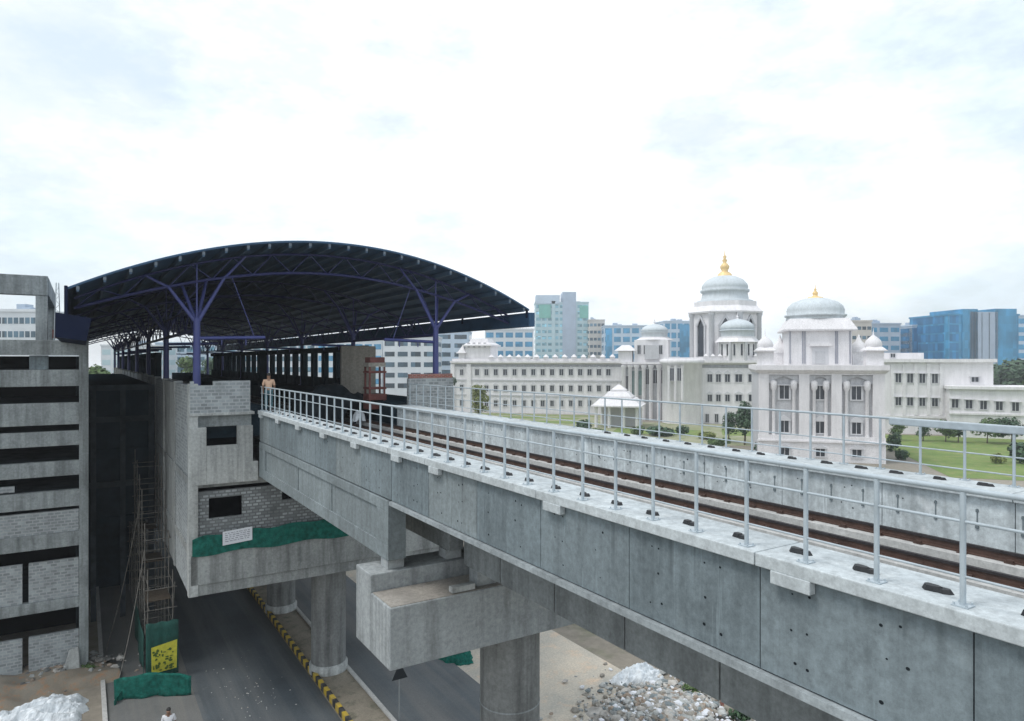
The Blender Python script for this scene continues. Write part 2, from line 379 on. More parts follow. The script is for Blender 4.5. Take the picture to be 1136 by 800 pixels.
def crumple(cx, cy, rx, ry, h, n, seed):
    mb = MB(); vs = []; rnd = random.Random(seed); off = Vector((seed*3.1, seed*1.7, 0))
    for j in range(n+1):
        for i in range(n+1):
            a = 2*i/n-1; c = 2*j/n-1; an = math.atan2(c, a); e = .86+.14*sin(3*an+seed)+.08*sin(8*an+2*seed)
            f = max(0, 1-((a*a+c*c)**.5/e)**2)
            q = Vector((a*2.2, c*2.2, 0))+off
            r1 = 1-abs(mnoise.noise(q*1.1)); r2 = 1-abs(mnoise.noise(q*3.1+Vector((5, 2, 0)))); r3 = 1-abs(mnoise.noise(q*7+Vector((1, 9, 0))))
            z = h*(f**.6)*(.55*r1+.0)+(.16*r2+.07*r3)*(f > 0)*min(1, f*4)-.18*(f > 0)*min(1, f*4)
            vs.append((cx+a*rx, cy+c*ry, max(.02 if f > 0 else -.05, z)))
    mb.add(vs, [(j*(n+1)+i, j*(n+1)+i+1, (j+1)*(n+1)+i+1, (j+1)*(n+1)+i) for j in range(n) for i in range(n) if any(vs[k][2] > .03 for k in (j*(n+1)+i, j*(n+1)+i+1, (j+1)*(n+1)+i+1, (j+1)*(n+1)+i))]); return mb
def gp(px, py, F=METRO, z=0.0):                    # ground point seen at a place of the photograph
    Y = FPX*(CAMH-z)/(py-CY); X = (px-CX)/FPX*Y
    dx, dy = X-F.o[0], Y-F.o[1]
    return (F.c*dx+F.s*dy, -F.s*dx+F.c*dy)
p = gp(45, 762)
o = hump(p[0]-.8, p[1]-.2, 4.2, 2.6, .75, 34, 3, .6).build('spoil_earth', 'spoil', at=(p[0], p[1], 0)); o['kind'] = 'structure'
p = gp(48, 798)
o = crumple(p[0]-.1, p[1]+.2, 2.3, 1.5, 1.5, 64, 11).build('plastic_sheet', 'plastic', at=(p[0], p[1], 0))
tag(o, 'crumpled white plastic sheet heaped on the earth before the unfinished building', 'plastic sheet')
p = gp(708, 752)
o = crumple(p[0], p[1], 1.7, 1.0, 1.2, 56, 5).build('plastic_sheet', 'plastic', at=(p[0], p[1], 0))
tag(o, 'white plastic sheet over a stack beside the dirt track and rubble', 'plastic sheet')
p = gp(79, 752)
mb = MB(); mb.hexa([(p[0]-.42, p[1]-.12, .1), (p[0]+.4, p[1]-.2, .1), (p[0]+.4, p[1]+.25, .1), (p[0]-.4, p[1]+.25, .1),
                    (p[0]-.1, p[1]+.0, 1.45), (p[0]+.33, p[1]-.02, 1.5), (p[0]+.3, p[1]+.2, 1.5), (p[0]-.1, p[1]+.2, 1.4)])
o = mb.build('concrete_slab', 'stationlt', at=(p[0], p[1], 0), bevel=.05); tag(o, 'pointed grey slab standing upright in the orange earth', 'slab')
# rubble ----------------------------------------------------------------------------
def rock(mb, x, y, z, r, rnd, mi=0):
    t = (1+5**.5)/2
    v = [(-1, t, 0), (1, t, 0), (-1, -t, 0), (1, -t, 0), (0, -1, t), (0, 1, t), (0, -1, -t), (0, 1, -t), (t, 0, -1), (t, 0, 1), (-t, 0, -1), (-t, 0, 1)]
    fs = [(0, 11, 5), (0, 5, 1), (0, 1, 7), (0, 7, 10), (0, 10, 11), (1, 5, 9), (5, 11, 4), (11, 10, 2), (10, 7, 6), (7, 1, 8), (3, 9, 4), (3, 4, 2), (3, 2, 6), (3, 6, 8), (3, 8, 9), (4, 9, 5), (2, 4, 11), (6, 2, 10), (8, 6, 7), (9, 8, 1)]
    s = (r*rnd.uniform(.35, .7), r*rnd.uniform(.35, .7), r*rnd.uniform(.25, .45)); a = rnd.uniform(0, 6)
    vs = []
    for q in v:
        k = rnd.uniform(.75, 1.15); X, Y, Z = q[0]*s[0]*k, q[1]*s[1]*k, q[2]*s[2]*k
        vs.append((x+X*cos(a)-Y*sin(a), y+X*sin(a)+Y*cos(a), z+Z))
    mb.add(vs, fs, mi)
rnd = random.Random(5)
mb = hump(*gp(742, 800), 3.0, 2.8, .55, 24, 21, .5)
c0 = gp(742, 796)
for k in range(4200):
    a = rnd.uniform(0, 6.283); r = abs(rnd.gauss(0, .58)); x = c0[0]+3.7*r*cos(a); y = c0[1]+3.2*r*sin(a)
    z = max(0, .5*(1-r*r))+rnd.uniform(-.02, .16)
    rock(mb, x, y, z, rnd.choice((.045, .05, .06, .07, .08, .10, .12, .15, .22)), rnd, rnd.choice((0, 0, 1, 1, 2, 3, 4, 5)))
o = mb.build('rubble_heap', ['stone', 'stationlt', 'beige', 'banner', 'stone2', 'panel2'], at=(c0[0], c0[1], 0)); o['kind'] = 'stuff'; tag(o, 'heap of broken stone and concrete by the dirt track', 'rubble')
p = gp(767, 778); p = METRO.w(*p); 
for i, (px, py, s) in enumerate(((652, 722, .5), (608, 738, .35), (775, 768, .4))):
    pass
# shrubs / trees ---------------------------------------------------------------------
def leaves(mb, blobs, n, size, rnd, flat=.6):
    tot = sum(b[3]*b[4]*b[5] for b in blobs)
    for (x, y, z, rx, ry, rz) in blobs:
        k = max(6, int(n*rx*ry*rz/tot))
        for _ in range(k):
            while True:
                a, b_, c = rnd.uniform(-1, 1), rnd.uniform(-1, 1), rnd.uniform(-1, 1)
                q = a*a+b_*b_+c*c
                if q <= 1 and (q > .3 or rnd.random() < .25): break
            P = Vector((x+a*rx, y+b_*ry, z+c*rz))
            nrm = Vector((a+rnd.uniform(-.7, .7), b_+rnd.uniform(-.7, .7), c+rnd.uniform(-.3, .9)))
            if nrm.length < 1e-3: nrm = Vector((0, 0, 1))
            nrm.normalize(); u = nrm.orthogonal().normalized(); v = nrm.cross(u); t = rnd.uniform(0, 6.28)
            s = size*rnd.uniform(.6, 1.4); U = (u*cos(t)+v*sin(t))*s; V = (v*cos(t)-u*sin(t))*s*flat
            mb.add([P-U, P-V*.9+U*.1, P+U, P+V*.9+U*.1], [(0, 1, 2, 3)])
def tree(name, label, at, h, cr, mat, group=None, n=1800, leaf=None, seed=0, trunk=.3, low=.25, cat='tree'):
    rnd = random.Random(seed); root = thing(name, label, cat, (at[0], at[1], 0), WORLD, group)
    x, y = at; tb = MB(); th = h*.55
    tb.tube((x, y, -.1), (x+.02*h, y, th*.6), trunk, 8, trunk*.7); tb.tube((x+.02*h, y, th*.6), (x, y, th), trunk*.7, 8, trunk*.4)
    blobs = []
    for k in range(9):
        a = rnd.uniform(0, 6.28); r = cr*rnd.uniform(.25, .75); z = h*(low+(1-low)*rnd.uniform(.25, .88)); s = cr*rnd.uniform(.32, .6)
        f = 1-.5*max(0, (z/h-.6)/.4)
        bx_, by_ = x+r*cos(a)*f, y+r*sin(a)*f
        blobs.append((bx_, by_, min(z, h-s*.7), s, s, s*.75)); tb.tube((x, y, th*rnd.uniform(.5, .9)), (bx_, by_, z), trunk*.35, 6, trunk*.1)
    blobs.append((x, y, h*(low+(1-low)*.55), cr*.6, cr*.6, h*(1-low)*.38))
    tb.build('trunk', 'trunk', root)
    cb = MB(); leaves(cb, blobs, n, leaf or cr*.11, rnd); cb.build('crown', mat, root); return root
def shrub(name, label, at, r, h, mat, group=None, n=500, seed=0, cat='shrub', leaf=None):
    rnd = random.Random(seed); mb = MB(); blobs = []
    for k in range(6):
        a = rnd.uniform(0, 6.28); q = r*rnd.uniform(.1, .6)
        blobs.append((at[0]+q*cos(a), at[1]+q*sin(a), h*rnd.uniform(.35, .65), r*.5, r*.5, h*.38))
    leaves(mb, blobs, n, leaf or r*.16, rnd)
    for k in range(4): mb.tube((at[0], at[1], -.05), (blobs[k][0], blobs[k][1], blobs[k][2]), .03, 5, .015)
    o = mb.build(name, mat, F=WORLD, at=(at[0], at[1], 0)); tag(o, label, cat, group); return o
p = METRO.w(*gp(768, 776)); shrub('weed', 'bright green weed growing at the edge of the rubble heap', (p[0], p[1]), .7, .8, 'leafA', n=260, seed=7, cat='plant')
p = METRO.w(*gp(822, 800)); shrub('weed', 'dark weed clump under the box girder at the bottom edge', (p[0], p[1]), .8, .8, 'leafB', n=260, seed=8, cat='plant')
p = gp(812, 796); o = bx(p[0]-.25, p[0]+.25, p[1]-.25, p[1]+.25, 0, .9).build('masonry_stump', 'dirt', at=(p[0], p[1], 0), bevel=.04); tag(o, 'short pale masonry stump beside the rubble under the box girder', 'stump')
p = gp(803, 790); o = bx(p[0]-.12, p[0]+.12, p[1]-.12, p[1]+.12, 0, .75).build('brick_stump', 'redbrick', at=(p[0], p[1], 0), bevel=.02); tag(o, 'thin reddish brick stump left of the pale masonry stump', 'stump')
def scatter(name, label, pts, n, sizes, mats, seed):
    rnd = random.Random(seed); mb = MB()
    for k in range(n):
        px, py = rnd.choice(pts); q = gp(px, py); rock(mb, q[0]+rnd.gauss(0, .8), q[1]+rnd.gauss(0, .9), rnd.uniform(0, .04), rnd.choice(sizes), rnd, rnd.randrange(len(mats)))
    q = gp(*pts[0]); o = mb.build(name, mats, at=(q[0], q[1], 0)); o['kind'] = 'stuff'; tag(o, label, 'stones')
scatter('loose_stones', 'scattered pale grit on the asphalt', [(270, 770), (285, 790), (262, 745), (290, 770)], 70, (.02, .03, .03, .045), ['plinth', 'stone', 'stationlt'], 3)
rnd = random.Random(9); mb = MB(); q = gp(55, 752)
for k in range(420):
    x = q[0]+rnd.gauss(0, 1.5); y = q[1]+rnd.gauss(0, .9); rock(mb, x, y, max(0, .62-.1*abs(x-q[0])-.2*abs(y-q[1]))+rnd.uniform(-.02, .08), rnd.choice((.06, .08, .1, .14, .2)), rnd, rnd.randrange(4))
o = mb.build('loose_stones', ['stone', 'stone2', 'pave', 'stationlt'], at=(q[0], q[1], 0)); o['kind'] = 'stuff'; tag(o, 'stones and lumps on the spoil earth', 'stones')
p = METRO.w(*gp(99, 748)); shrub('weed', 'green weed by the kerb at the corner of the unfinished building', (p[0], p[1]), .55, .7, 'leafA', n=200, seed=9, cat='plant')
def gw(px, py): 
    Y = FPX*CAMH/(py-CY); return ((px-CX)/FPX*Y, Y)

#==VIADUCT==
# ------------------------------------------------------------------ viaduct
T0, T1, T2 = -4.0, 17.2, 33.3
UO, UI, VI, VO = 6.89, 7.78, 13.75, 14.65           # near walkway outer/inner, far walkway inner/outer
ZW, ZD, ZP = H(-2.325), H(-3.62), H(-3.75)           # walkway top, deck top, panel bottom
def panels(root, t0, t1, step, u0, u1, far=False, seed=0):
    rnd = random.Random(seed); t = t0; k = 0
    while t < t1-.3:
        e = min(t+step, t1); mb = MB(); g = .008
        mb.box(u0, u1, t+g, e-g, ZP, ZW-.17)
        face = u0 if not far else u0
        for r_ in range(3):                        # tie holes left by the formwork
            for c_ in range(2):
                for d_ in (0, .2):
                    yy = t+(e-t)*(.27+.45*c_)+d_+rnd.uniform(-.05, .05); zz = ZP+.25+.4*r_+rnd.uniform(-.05, .05)
                    if rnd.random() < .30: continue
                    mb.lathe(0, 0, [(.001, 0)], 3) if False else None
                    n = 8; rr = .017*rnd.uniform(.6, 1.35); c = len(mb.v)
                    vs = [(face-.003, yy-rr*cos(2*pi*i/n)*1.2, zz+rr*sin(2*pi*i/n)) for i in range(n)]
                    mb.add(vs, [tuple(range(n))], 1)
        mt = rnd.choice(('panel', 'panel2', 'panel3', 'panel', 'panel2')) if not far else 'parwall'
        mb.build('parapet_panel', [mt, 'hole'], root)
        t = e; k += 1
def hooks(root, t0, t1):
    t = t0; base = None; rnd = random.Random(12)
    while t < t1:
        if base is None:
            mb = MB(); mb.box(13.850, 13.858, t-.010, t+.010, ZD+.6, ZD+.92); mb.box(13.835, 13.858, t-.028, t+.028, ZD+.56, ZD+.62); mb.box(13.84, 13.858, t-.022, t+.022, ZD+.86, ZD+.91)
            base = mb.build('cable_hook', 'panel3', root); tb = t
        else: copy_part(base, root, (0, t-tb, rnd.uniform(-.03, .03)))
        t += .72
def walkway(root, u0, u1, t0, t1, step, near, seed):
    t = t0; rnd = random.Random(seed); k = 0
    while t < t1-.2:
        e = min(t+step, t1); mb = MB(); mb.box(u0, u1, t+.008, e-.008, ZW-.16, ZW); 
        mb.build('walkway_slab', 'walk', root, bevel=.012); t = e
        if near:                                    # downstand stubs under the outer lip
            s0 = e-.75; bx(u0-.012, u0+.1, s0, s0+.52, ZW-.31, ZW-.155).build('walkway_bracket', 'walk', root, bevel=.01)
def viaduct(name, label, t0, t1, kind):
    root = thing(name, label, 'viaduct', (10.77, t0, ZD))
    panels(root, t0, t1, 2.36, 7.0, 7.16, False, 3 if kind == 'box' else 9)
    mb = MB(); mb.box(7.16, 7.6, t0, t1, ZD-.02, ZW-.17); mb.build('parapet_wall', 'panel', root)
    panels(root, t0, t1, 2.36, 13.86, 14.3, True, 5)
    mb = MB(); mb.box(14.3, 14.5, t0, t1, ZP, ZW-.17); mb.build('parapet_wall', 'panel', root)
    walkway(root, UO, UI, t0, t1, 4.72 if kind == 'box' else 3.2, True, 1); walkway(root, VI, VO, t0, t1, 4.72, False, 2)
    bx(7.62, 13.84, t0, t1, ZD-.24, ZD).build('deck_slab', 'deck', root)
    for u in (8.45, 9.92, 11.98, 13.42): bx(u-.28, u+.28, t0, t1, ZD+.002, ZD+.17).build('track_plinth', 'plinth', root)
    if kind == 'box':
        t = t0; 
        while t < T1-.8:                            # precast box segments with joints
            e = min(t+2.36, T1-.35); mb = MB(); g = .02
            zt, zb = H(-3.90), H(-5.69)
            mb.prism_y([(9.0, zb), (12.54, zb), (12.54, zt-.35), (13.1, zt), (8.45, zt), (9.0, zt-.35)], t+g, e-g)
            mb.build('box_segment', 'web', root); t = e
        mb = MB(); mb.prism_y([(7.42, H(-3.895)), (14.1, H(-3.895)), (14.62, H(-3.87)), (14.62, H(-3.772)), (6.92, H(-3.772)), (6.92, H(-3.87))], t0, t1)
        mb.build('flange', 'lip', root)
    else:
        zt, zb = H(-3.79), H(-5.42)
        for i, u in enumerate((6.97, 8.75, 12.2, 13.95)):
            mb = MB(); mb.box(u+.06, u+.52, t0+.15, t1, zb, zt)
            if i == 0:                               # rib framing of the recessed outer panel
                mb.box(u, u+.06, t0+.15, t1, zt-.3, zt); mb.box(u, u+.06, t0+.15, t1, zb, zb+.42)
                mb.box(u, u+.06, t0+.15, t0+1.0, zb+.42, zt-.3); mb.box(u, u+.06, t1-1.2, t1, zb+.42, zt-.3)
                for q in (5.2, 9.4): mb.box(u+.02, u+.06, t0+q, t0+q+.06, zb+.42, zt-.3)
            mb.build('girder', 'web' if i else 'panel2', root, bevel=.015)
            bx(u+.05, u+.53, t0+.3, t0+.8, H(-5.69), zb-.012).build('bearing_block', 'cap', root)
    return root
V1 = viaduct('viaduct_span', 'near concrete viaduct span of dark holed parapet panels over a sloped box girder', T0, T1, 'box')
V2 = viaduct('viaduct_span', 'far concrete viaduct span with a recessed deep girder, joining the station', T1+.02, T2, 'girder')
def slots(root, t0, t1, near):
    u = 7.31 if near else 14.2; t = t0; rnd = random.Random(8); bases = []; k = 0
    while t < t1:
        if len(bases) < 3:
            mb = MB(); n = 9; q = rnd.uniform(.085, .12)
            for i in range(2):                       # low lumpy pads
                r0 = [rnd.uniform(.75, 1.1) for _ in range(n)]; cu, ct = u+rnd.uniform(-.025, .025), t+(-.05+.1*i)*rnd.uniform(.6, 1.1)
                lo = [(cu+.066*r0[j]*cos(2*pi*j/n), ct+q*r0[j]*sin(2*pi*j/n), ZW+.0005) for j in range(n)]; hi = [(cu+.05*r0[j]*cos(2*pi*j/n), ct+q*.72*r0[j]*sin(2*pi*j/n), ZW+.042+.012*i) for j in range(n)]
                mb.add(lo+hi, [tuple(range(n, 2*n))]+[(j, (j+1) % n, n+(j+1) % n, n+j) for j in range(n)])
            bases.append((mb.build('cable_clamp', 'rubber', root), t))
        else:
            o, tb = bases[rnd.randrange(3)]; copy_part(o, root, (rnd.uniform(-.02, .03), t-tb+rnd.uniform(-.06, .06), 0))
        t += .83
slots(V1, 3.2-.83*6+.30, T1-.1, True); slots(V2, 3.2+.83*17+.30, T2-.4, True)
slots(V1, 5.71-.83*4+.28, T1-.1, False)
hooks(V1, 1.0, T1-.2)

# railings ---------------------------------------------------------------------------
def railing(label, u, t0, t1, ph, rails, r, group=None):
    root = thing('railing', label, 'railing', (u, t0, ZW), group='railings along the viaduct')
    k = math.ceil((t0-ph)/.83); post = None
    while ph+.83*k <= t1:
        t = ph+.83*k
        if post is None:
            mb = MB(); mb.tube((u, t, ZW), (u, t, ZW+1.08), r, 10)
            post = mb.build('post', 'rail', root); tp = t
            mb = MB(); mb.box(u-.075, u+.075, t-.075, t+.075, ZW+.001, ZW+.013); 
            for a in (-.055, .055):
                for c in (-.055, .055): mb.tube((u+a, t+c, ZW+.012), (u+a, t+c, ZW+.035), .010, 6)
            f = mb.build('base_plate', 'rail', post)
        else: copy_part(post, root, (0, t-tp, 0))
        k += 1
    for i, (hh, rr) in enumerate(rails):
        mb = MB(); mb.tube((u, t0, ZW+hh), (u, t1, ZW+hh), rr, 10); mb.build('rail', 'rail', root)
    return root
railing('pale tubular railing along the near edge of the viaduct, with clamps at its feet', 7.06, T0, T2, 3.2, ((1.10, .028), (.80, .015), (.28, .013)), .027)
railing('pale tubular railing on the far side of the viaduct, before the white palace', 14.5, T0, T2, 5.71, ((1.10, .026), (.54, .014), (.21, .014)), .026)
FR = [o for o in bpy.data.objects if o.name.startswith('railing') and o.type == 'EMPTY'][-1]
bx(14.46, 14.56, T0, 8.0, ZW+.97, ZW+1.12).build('rail_cover', 'rail', FR, bevel=.02)
# track ------------------------------------------------------------------------------
def track(label, uc):
    root = thing('railway_track', label, 'track', (uc, 20, ZD+.17), group='tracks on the viaduct')
    for s in (-.72, .72):
        mb = MB(); u = uc+s
        mb.box(u-.07, u+.07, T0, 150, ZD+.175, ZD+.20); mb.box(u-.012, u+.012, T0, 150, ZD+.20, ZD+.30); mb.box(u-.037, u+.037, T0, 150, ZD+.30, ZD+.345, 1)
        mb.build('rail', ['rust', 'railtop'], root)
        t = T0+.3; base = None; t_b = t
        while t < 33 :
            if base is None:
                mb = MB(); mb.box(u-.15, u+.15, t-.08, t+.08, ZD+.172, ZD+.186); mb.box(u-.13, u-.08, t-.05, t+.05, ZD+.186, ZD+.235); mb.box(u+.08, u+.13, t-.05, t+.05, ZD+.186, ZD+.235)
                base = mb.build('rail_fastener', 'rust', root)
            else: copy_part(base, root, (0, t-t_b, 0))
            t += .75
track('rusty rails on concrete plinths along the far side of the deck', 12.70)
track('rusty rails on the near side of the deck behind the near parapet', 9.185)
# cable trough between the tracks and conduits on the parapet wall
def conduit(label, u, z, r):
    mb = MB(); mb.tube((u, T0, z), (u, T2, z), r, 8); o = mb.build('cable_pipe', 'rail', at=(u, T0, z)); tag(o, label, 'pipe', 'cable pipes laid on the deck')
conduit('pale cable pipe lying on the deck just left of the far track', 11.25, ZD+.06, .055)

# piers ------------------------------------------------------------------------------
mb = MB(); mb.box(8.25, 8.95, 16.08, 16.3, H(-6.16), H(-6.0)); o = mb.build('concrete_block', 'stationlt', at=(8.6, 16.2, H(-6.16)), bevel=.02); tag(o, 'loose pale concrete block lying on the lower step of the cap beam', 'block')
root = thing('pier', 'near round concrete pier carrying a stepped cap beam under the viaduct', 'pier', (10.77, 17.25, 0), group='round concrete piers')
mb = MB(); mb.lathe(10.77, 17.25, [(.89, -.5), (.89, H(-7.76))], 40); mb.build('column', 'pier', root)
mb = MB(); mb.lathe(10.77, 17.25, [(.9, 6.2), (.905, 6.22), (.9, 6.24)], 40); mb.build('form_ring', 'cap', root)
mb = MB(); mb.prism_y([(0, 0)], 0, 0) if False else None
mb.box(6.47, 15.07, 16.0, 17.35, H(-7.75), H(-6.18)); mb.box(6.47, 15.07, 17.352, 18.5, H(-7.75), H(-5.70))
mb.build('pier_cap', 'cap', root, bevel=.03)
bx(6.52, 15.02, 16.04, 17.33, H(-6.18)+.002, H(-6.165)).build('dust_layer', 'capd', root)
bx(9.1, 9.7, 16.25, 16.7, H(-6.16), H(-5.70)).build('bearing_pad', 'cap', root); bx(11.9, 12.5, 16.25, 16.7, H(-6.16), H(-5.70)).build('bearing_pad', 'cap', root)
for i, (t, lab, s) in enumerate(((35.4, 'round concrete pier under the station front, standing on the striped median', .88), (45.5, 'second round pier on the median, in the shade under the station', .88),
                                 (57, 'third round pier, deep in the shade under the station', .88), (69, 'fourth round pier, far back under the station', .88))):
    root = thing('pier', lab, 'pier', (10.9, t, .17), group='round concrete piers')
    mb = MB(); mb.lathe(10.9, t, [(s, .1), (s, H(-10.6))], 32); mb.build('column', 'pier', root)
    mb = MB(); mb.lathe(10.9, t, [(s+.10, .1), (s+.10, .55), (s+.02, .62)], 32); mb.build('footing', 'stationlt', root)

#==STATION==
# ------------------------------------------------------------------ station
ST = thing('metro_station', 'raw concrete elevated metro station with block parapets and a green net strip', 'station', (10.77, 33.4, H(-10.6)))
TF, TE, U0, U1 = 33.4, 145.0, 4.05, 17.5
# concourse body
mb = MB(); mb.box(U0+.3, U1-.3, 34.5, TE, H(-10.6), H(-10.2)); mb.build('floor_slab', 'station', ST)
mb = MB(); mb.box(U0+.02, U1-.02, 33.66, TE, H(-5.78), H(-5.4)); mb.build('floor_slab', 'station', ST)
mb = MB()                                            # lower edge beam with a ledge and a chamfer
mb.prism_y([(U0, H(-10.62)), (U1, H(-10.62)), (U1, H(-10.12)), (U0, H(-10.12))], TF+.12, TF+.9)
mb.box(U0, U1, TF+.02, TF+.5, H(-10.115), H(-8.72)); mb.build('edge_beam', 'station', ST, bevel=.03)
for u in (8.9, 13.2):
    bx(u, u+.04, TF-.004+.02, TF+.05, H(-10.1), H(-8.74)).build('joint_strip', 'frame', ST)
def wall_open(x0, x1, z0, z1, y0, y1, holes):        # rectangles of a wall in x/z round window holes
    xs = sorted({x0, x1, *[h[0] for h in holes], *[h[1] for h in holes]}); zs = sorted({z0, z1, *[h[2] for h in holes], *[h[3] for h in holes]})
    mb = MB()
    for i in range(len(xs)-1):
        runs = []
        for j in range(len(zs)-1):
            cx, cz = (xs[i]+xs[i+1])/2, (zs[j]+zs[j+1])/2
            if any(h[0] < cx < h[1] and h[2] < cz < h[3] for h in holes): continue
            if runs and abs(runs[-1][1]-zs[j]) < 1e-9: runs[-1][1] = zs[j+1]
            else: runs.append([zs[j], zs[j+1]])
        for a, b_ in runs: mb.box(xs[i], xs[i+1], y0, y1, a, b_)
    return mb
wall_open(U0+.05, U1, H(-8.7), H(-5.95), TF+.24, TF+.46, [(4.85, 6.3, H(-7.22), H(-6.28)), (8.1, 8.75, H(-6.7), H(-6.15))]).build('block_wall', 'block2', ST)
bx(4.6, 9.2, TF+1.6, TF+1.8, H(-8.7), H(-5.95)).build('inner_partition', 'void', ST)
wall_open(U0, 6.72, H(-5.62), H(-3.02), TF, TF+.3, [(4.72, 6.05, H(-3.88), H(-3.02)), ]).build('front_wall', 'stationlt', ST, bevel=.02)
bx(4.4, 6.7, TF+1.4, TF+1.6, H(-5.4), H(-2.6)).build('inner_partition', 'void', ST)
bx(U0+.02, 6.7, TF+.28, TF+.6, H(-3.02), H(-2.5)).build('lintel', 'frame', ST)
bx(U0-.04, 6.78, TF-.06, TF+.8, H(-2.5), H(-2.36)).build('ledge', 'stationlt', ST, bevel=.02)
bx(6.3, 6.95, TF-.05, TF+.8, H(-5.62), H(-4.7)).build('corbel', 'stationlt', ST, bevel=.02)
# block parapet with a notch for the mast
mb = wall_open(U0, 6.6, H(-2.36), H(-.93), TF, TF+.22, [(4.2, 5.0, H(-1.13), H(-.93))]); mb.build('block_parapet', 'block', ST)
mb = wall_open(14.55, 17.2, H(-2.75), H(-.95), TF, TF+.22, []); mb.build('block_parapet', 'block', ST)
bx(14.6, 17.15, TF+.02, TF+.2, H(-.95)+.002, H(-.72)).build('brick_course', 'redbrick', ST)
# left side wall, in bays with columns
t = TF+.02; k = 0
while t < 118:
    e = t+5.6
    bx(U0, U0+.22, t+.4, e, H(-10.6), H(-1.15)).build('side_wall', 'station' if k % 2 else 'block', ST)
    bx(U0-.07, U0+.33, t, t+.4, H(-10.6), H(-1.05)).build('side_column', 'stationlt' if k == 0 else 'station', ST, bevel=.02)
    t = e; k += 1
for zz in (-5.6, -8.75): bx(U0-.05, U0+.2, TF+.46, 118, H(zz), H(zz)+.32).build('side_beam', 'station', ST)
bx(U1-.22, U1, TF+1, 118, H(-10.6), H(-2.4)).build('side_wall', 'station', ST)
# platforms
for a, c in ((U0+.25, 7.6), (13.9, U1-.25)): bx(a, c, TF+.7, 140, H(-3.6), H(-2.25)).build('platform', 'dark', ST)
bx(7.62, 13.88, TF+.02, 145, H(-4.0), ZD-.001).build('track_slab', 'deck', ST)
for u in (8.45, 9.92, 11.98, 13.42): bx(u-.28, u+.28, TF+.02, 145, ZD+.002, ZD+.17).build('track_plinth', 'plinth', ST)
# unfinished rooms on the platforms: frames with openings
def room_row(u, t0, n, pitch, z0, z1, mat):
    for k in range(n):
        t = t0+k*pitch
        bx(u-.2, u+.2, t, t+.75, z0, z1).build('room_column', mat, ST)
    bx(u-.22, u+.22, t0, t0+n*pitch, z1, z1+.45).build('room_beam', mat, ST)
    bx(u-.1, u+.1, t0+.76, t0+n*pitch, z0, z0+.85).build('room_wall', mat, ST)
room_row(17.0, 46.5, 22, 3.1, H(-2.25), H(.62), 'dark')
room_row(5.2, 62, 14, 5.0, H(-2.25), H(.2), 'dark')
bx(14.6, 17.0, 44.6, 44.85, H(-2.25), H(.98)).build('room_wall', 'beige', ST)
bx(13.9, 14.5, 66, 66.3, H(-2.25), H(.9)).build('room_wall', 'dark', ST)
# green net strip and banner
NT = MB(); n = 40
for i in range(n):
    u_a, u_b = 4.13+i*(12.6-4.13)/n, 4.13+(i+1)*(12.6-4.13)/n
    f = lambda u: TF+.02-.05-.04*abs(sin(u*2.3))
    zt = lambda u: H(-7.92)+.05*sin(u*3.1)+.02*(u-4)+(.0 if u > 4.6 else -.12*(4.6-u)/.5); zb = lambda u: H(-8.76)+.06*sin(u*2.1+1)
    NT.hexa([(u_a, f(u_a), zb(u_a)), (u_b, f(u_b), zb(u_b)), (u_b, f(u_b)+.015, zb(u_b)), (u_a, f(u_a)+.015, zb(u_a)), (u_a, f(u_a)-.0, zt(u_a)), (u_b, f(u_b), zt(u_b)), (u_b, f(u_b)+.015, zt(u_b)), (u_a, f(u_a)+.015, zt(u_a))])
o = NT.build('safety_net', 'green', at=(8, TF, H(-8.7))); tag(o, 'green net strip stretched along the lower front of the station', 'safety net', 'green construction nets')
root = thing('banner', 'small white printed banner hung over the green net strip on the station', 'banner', (6.0, TF-.12, H(-8.4)))
mb = MB(); mb.hexa([(5.38, TF-.13, H(-8.42)), (6.66, TF-.13, H(-8.33)), (6.66, TF-.115, H(-8.33)), (5.38, TF-.115, H(-8.42)), (5.38, TF-.13, H(-7.80)), (6.66, TF-.13, H(-7.71)), (6.66, TF-.115, H(-7.71)), (5.38, TF-.115, H(-7.80))]); rnd = random.Random(3)
for r_ in range(5):                                 # illegible rows of small print
    u = 5.48
    while u < 6.5:
        l = rnd.uniform(.04, .16); z = H(-7.90)-.09*r_+.07*(u-5.38)-.02
        mb.box(u, min(u+l, 6.56), TF-.134, TF-.131, z, z+.035, 1); u += l+rnd.uniform(.03, .06)
mb.build('sheet', ['banner', 'ink'], root)
# red oxide stack, tarpaulin stack, bag on the platform
root = thing('formwork_stack', 'rusty red steel formwork tower on the platform beside a block wall', 'formwork', (13.9, 36.2, H(-2.7)))
mb = MB()
for a in (13.35, 14.2):
    for c in (36.0, 36.7): mb.box(a, a+.09, c, c+.09, H(-2.75), H(-.35))
mb.build('frame', 'redp', root)
for z in (-2.7, -2.2, -1.6, -.7):
    mb = MB(); mb.box(13.3, 14.35, 35.96, 36.84, H(z), H(z)+(.34 if z < -2 else .12)); mb.build('panel', 'redp', root, bevel=.02)
bx(13.3, 14.3, 36, 36.8, H(-.34), H(-.12)).build('plank', 'beige', root)
bx(13.4, 14.25, 36, 36.8, H(-.118), H(.18)).build('crate', 'redp', root)
mb = hump(12.0, 39.3, 2.0, 1.8, 2.1, 20, 5, .25, sharp=.35); mb.v = [(x, y, z+H(-3.6)) for x, y, z in mb.v]
o = mb.build('tarpaulin_stack', 'tarp', at=(12.0, 39.3, H(-3.6))); tag(o, 'dark tarpaulin draped over a stack on the far track left of the red formwork', 'tarpaulin stack')
mb = hump(12.9, 36.4, .35, .3, .62, 12, 8, .4, sharp=.6); mb.v = [(x, y, z+H(-3.3)) for x, y, z in mb.v]
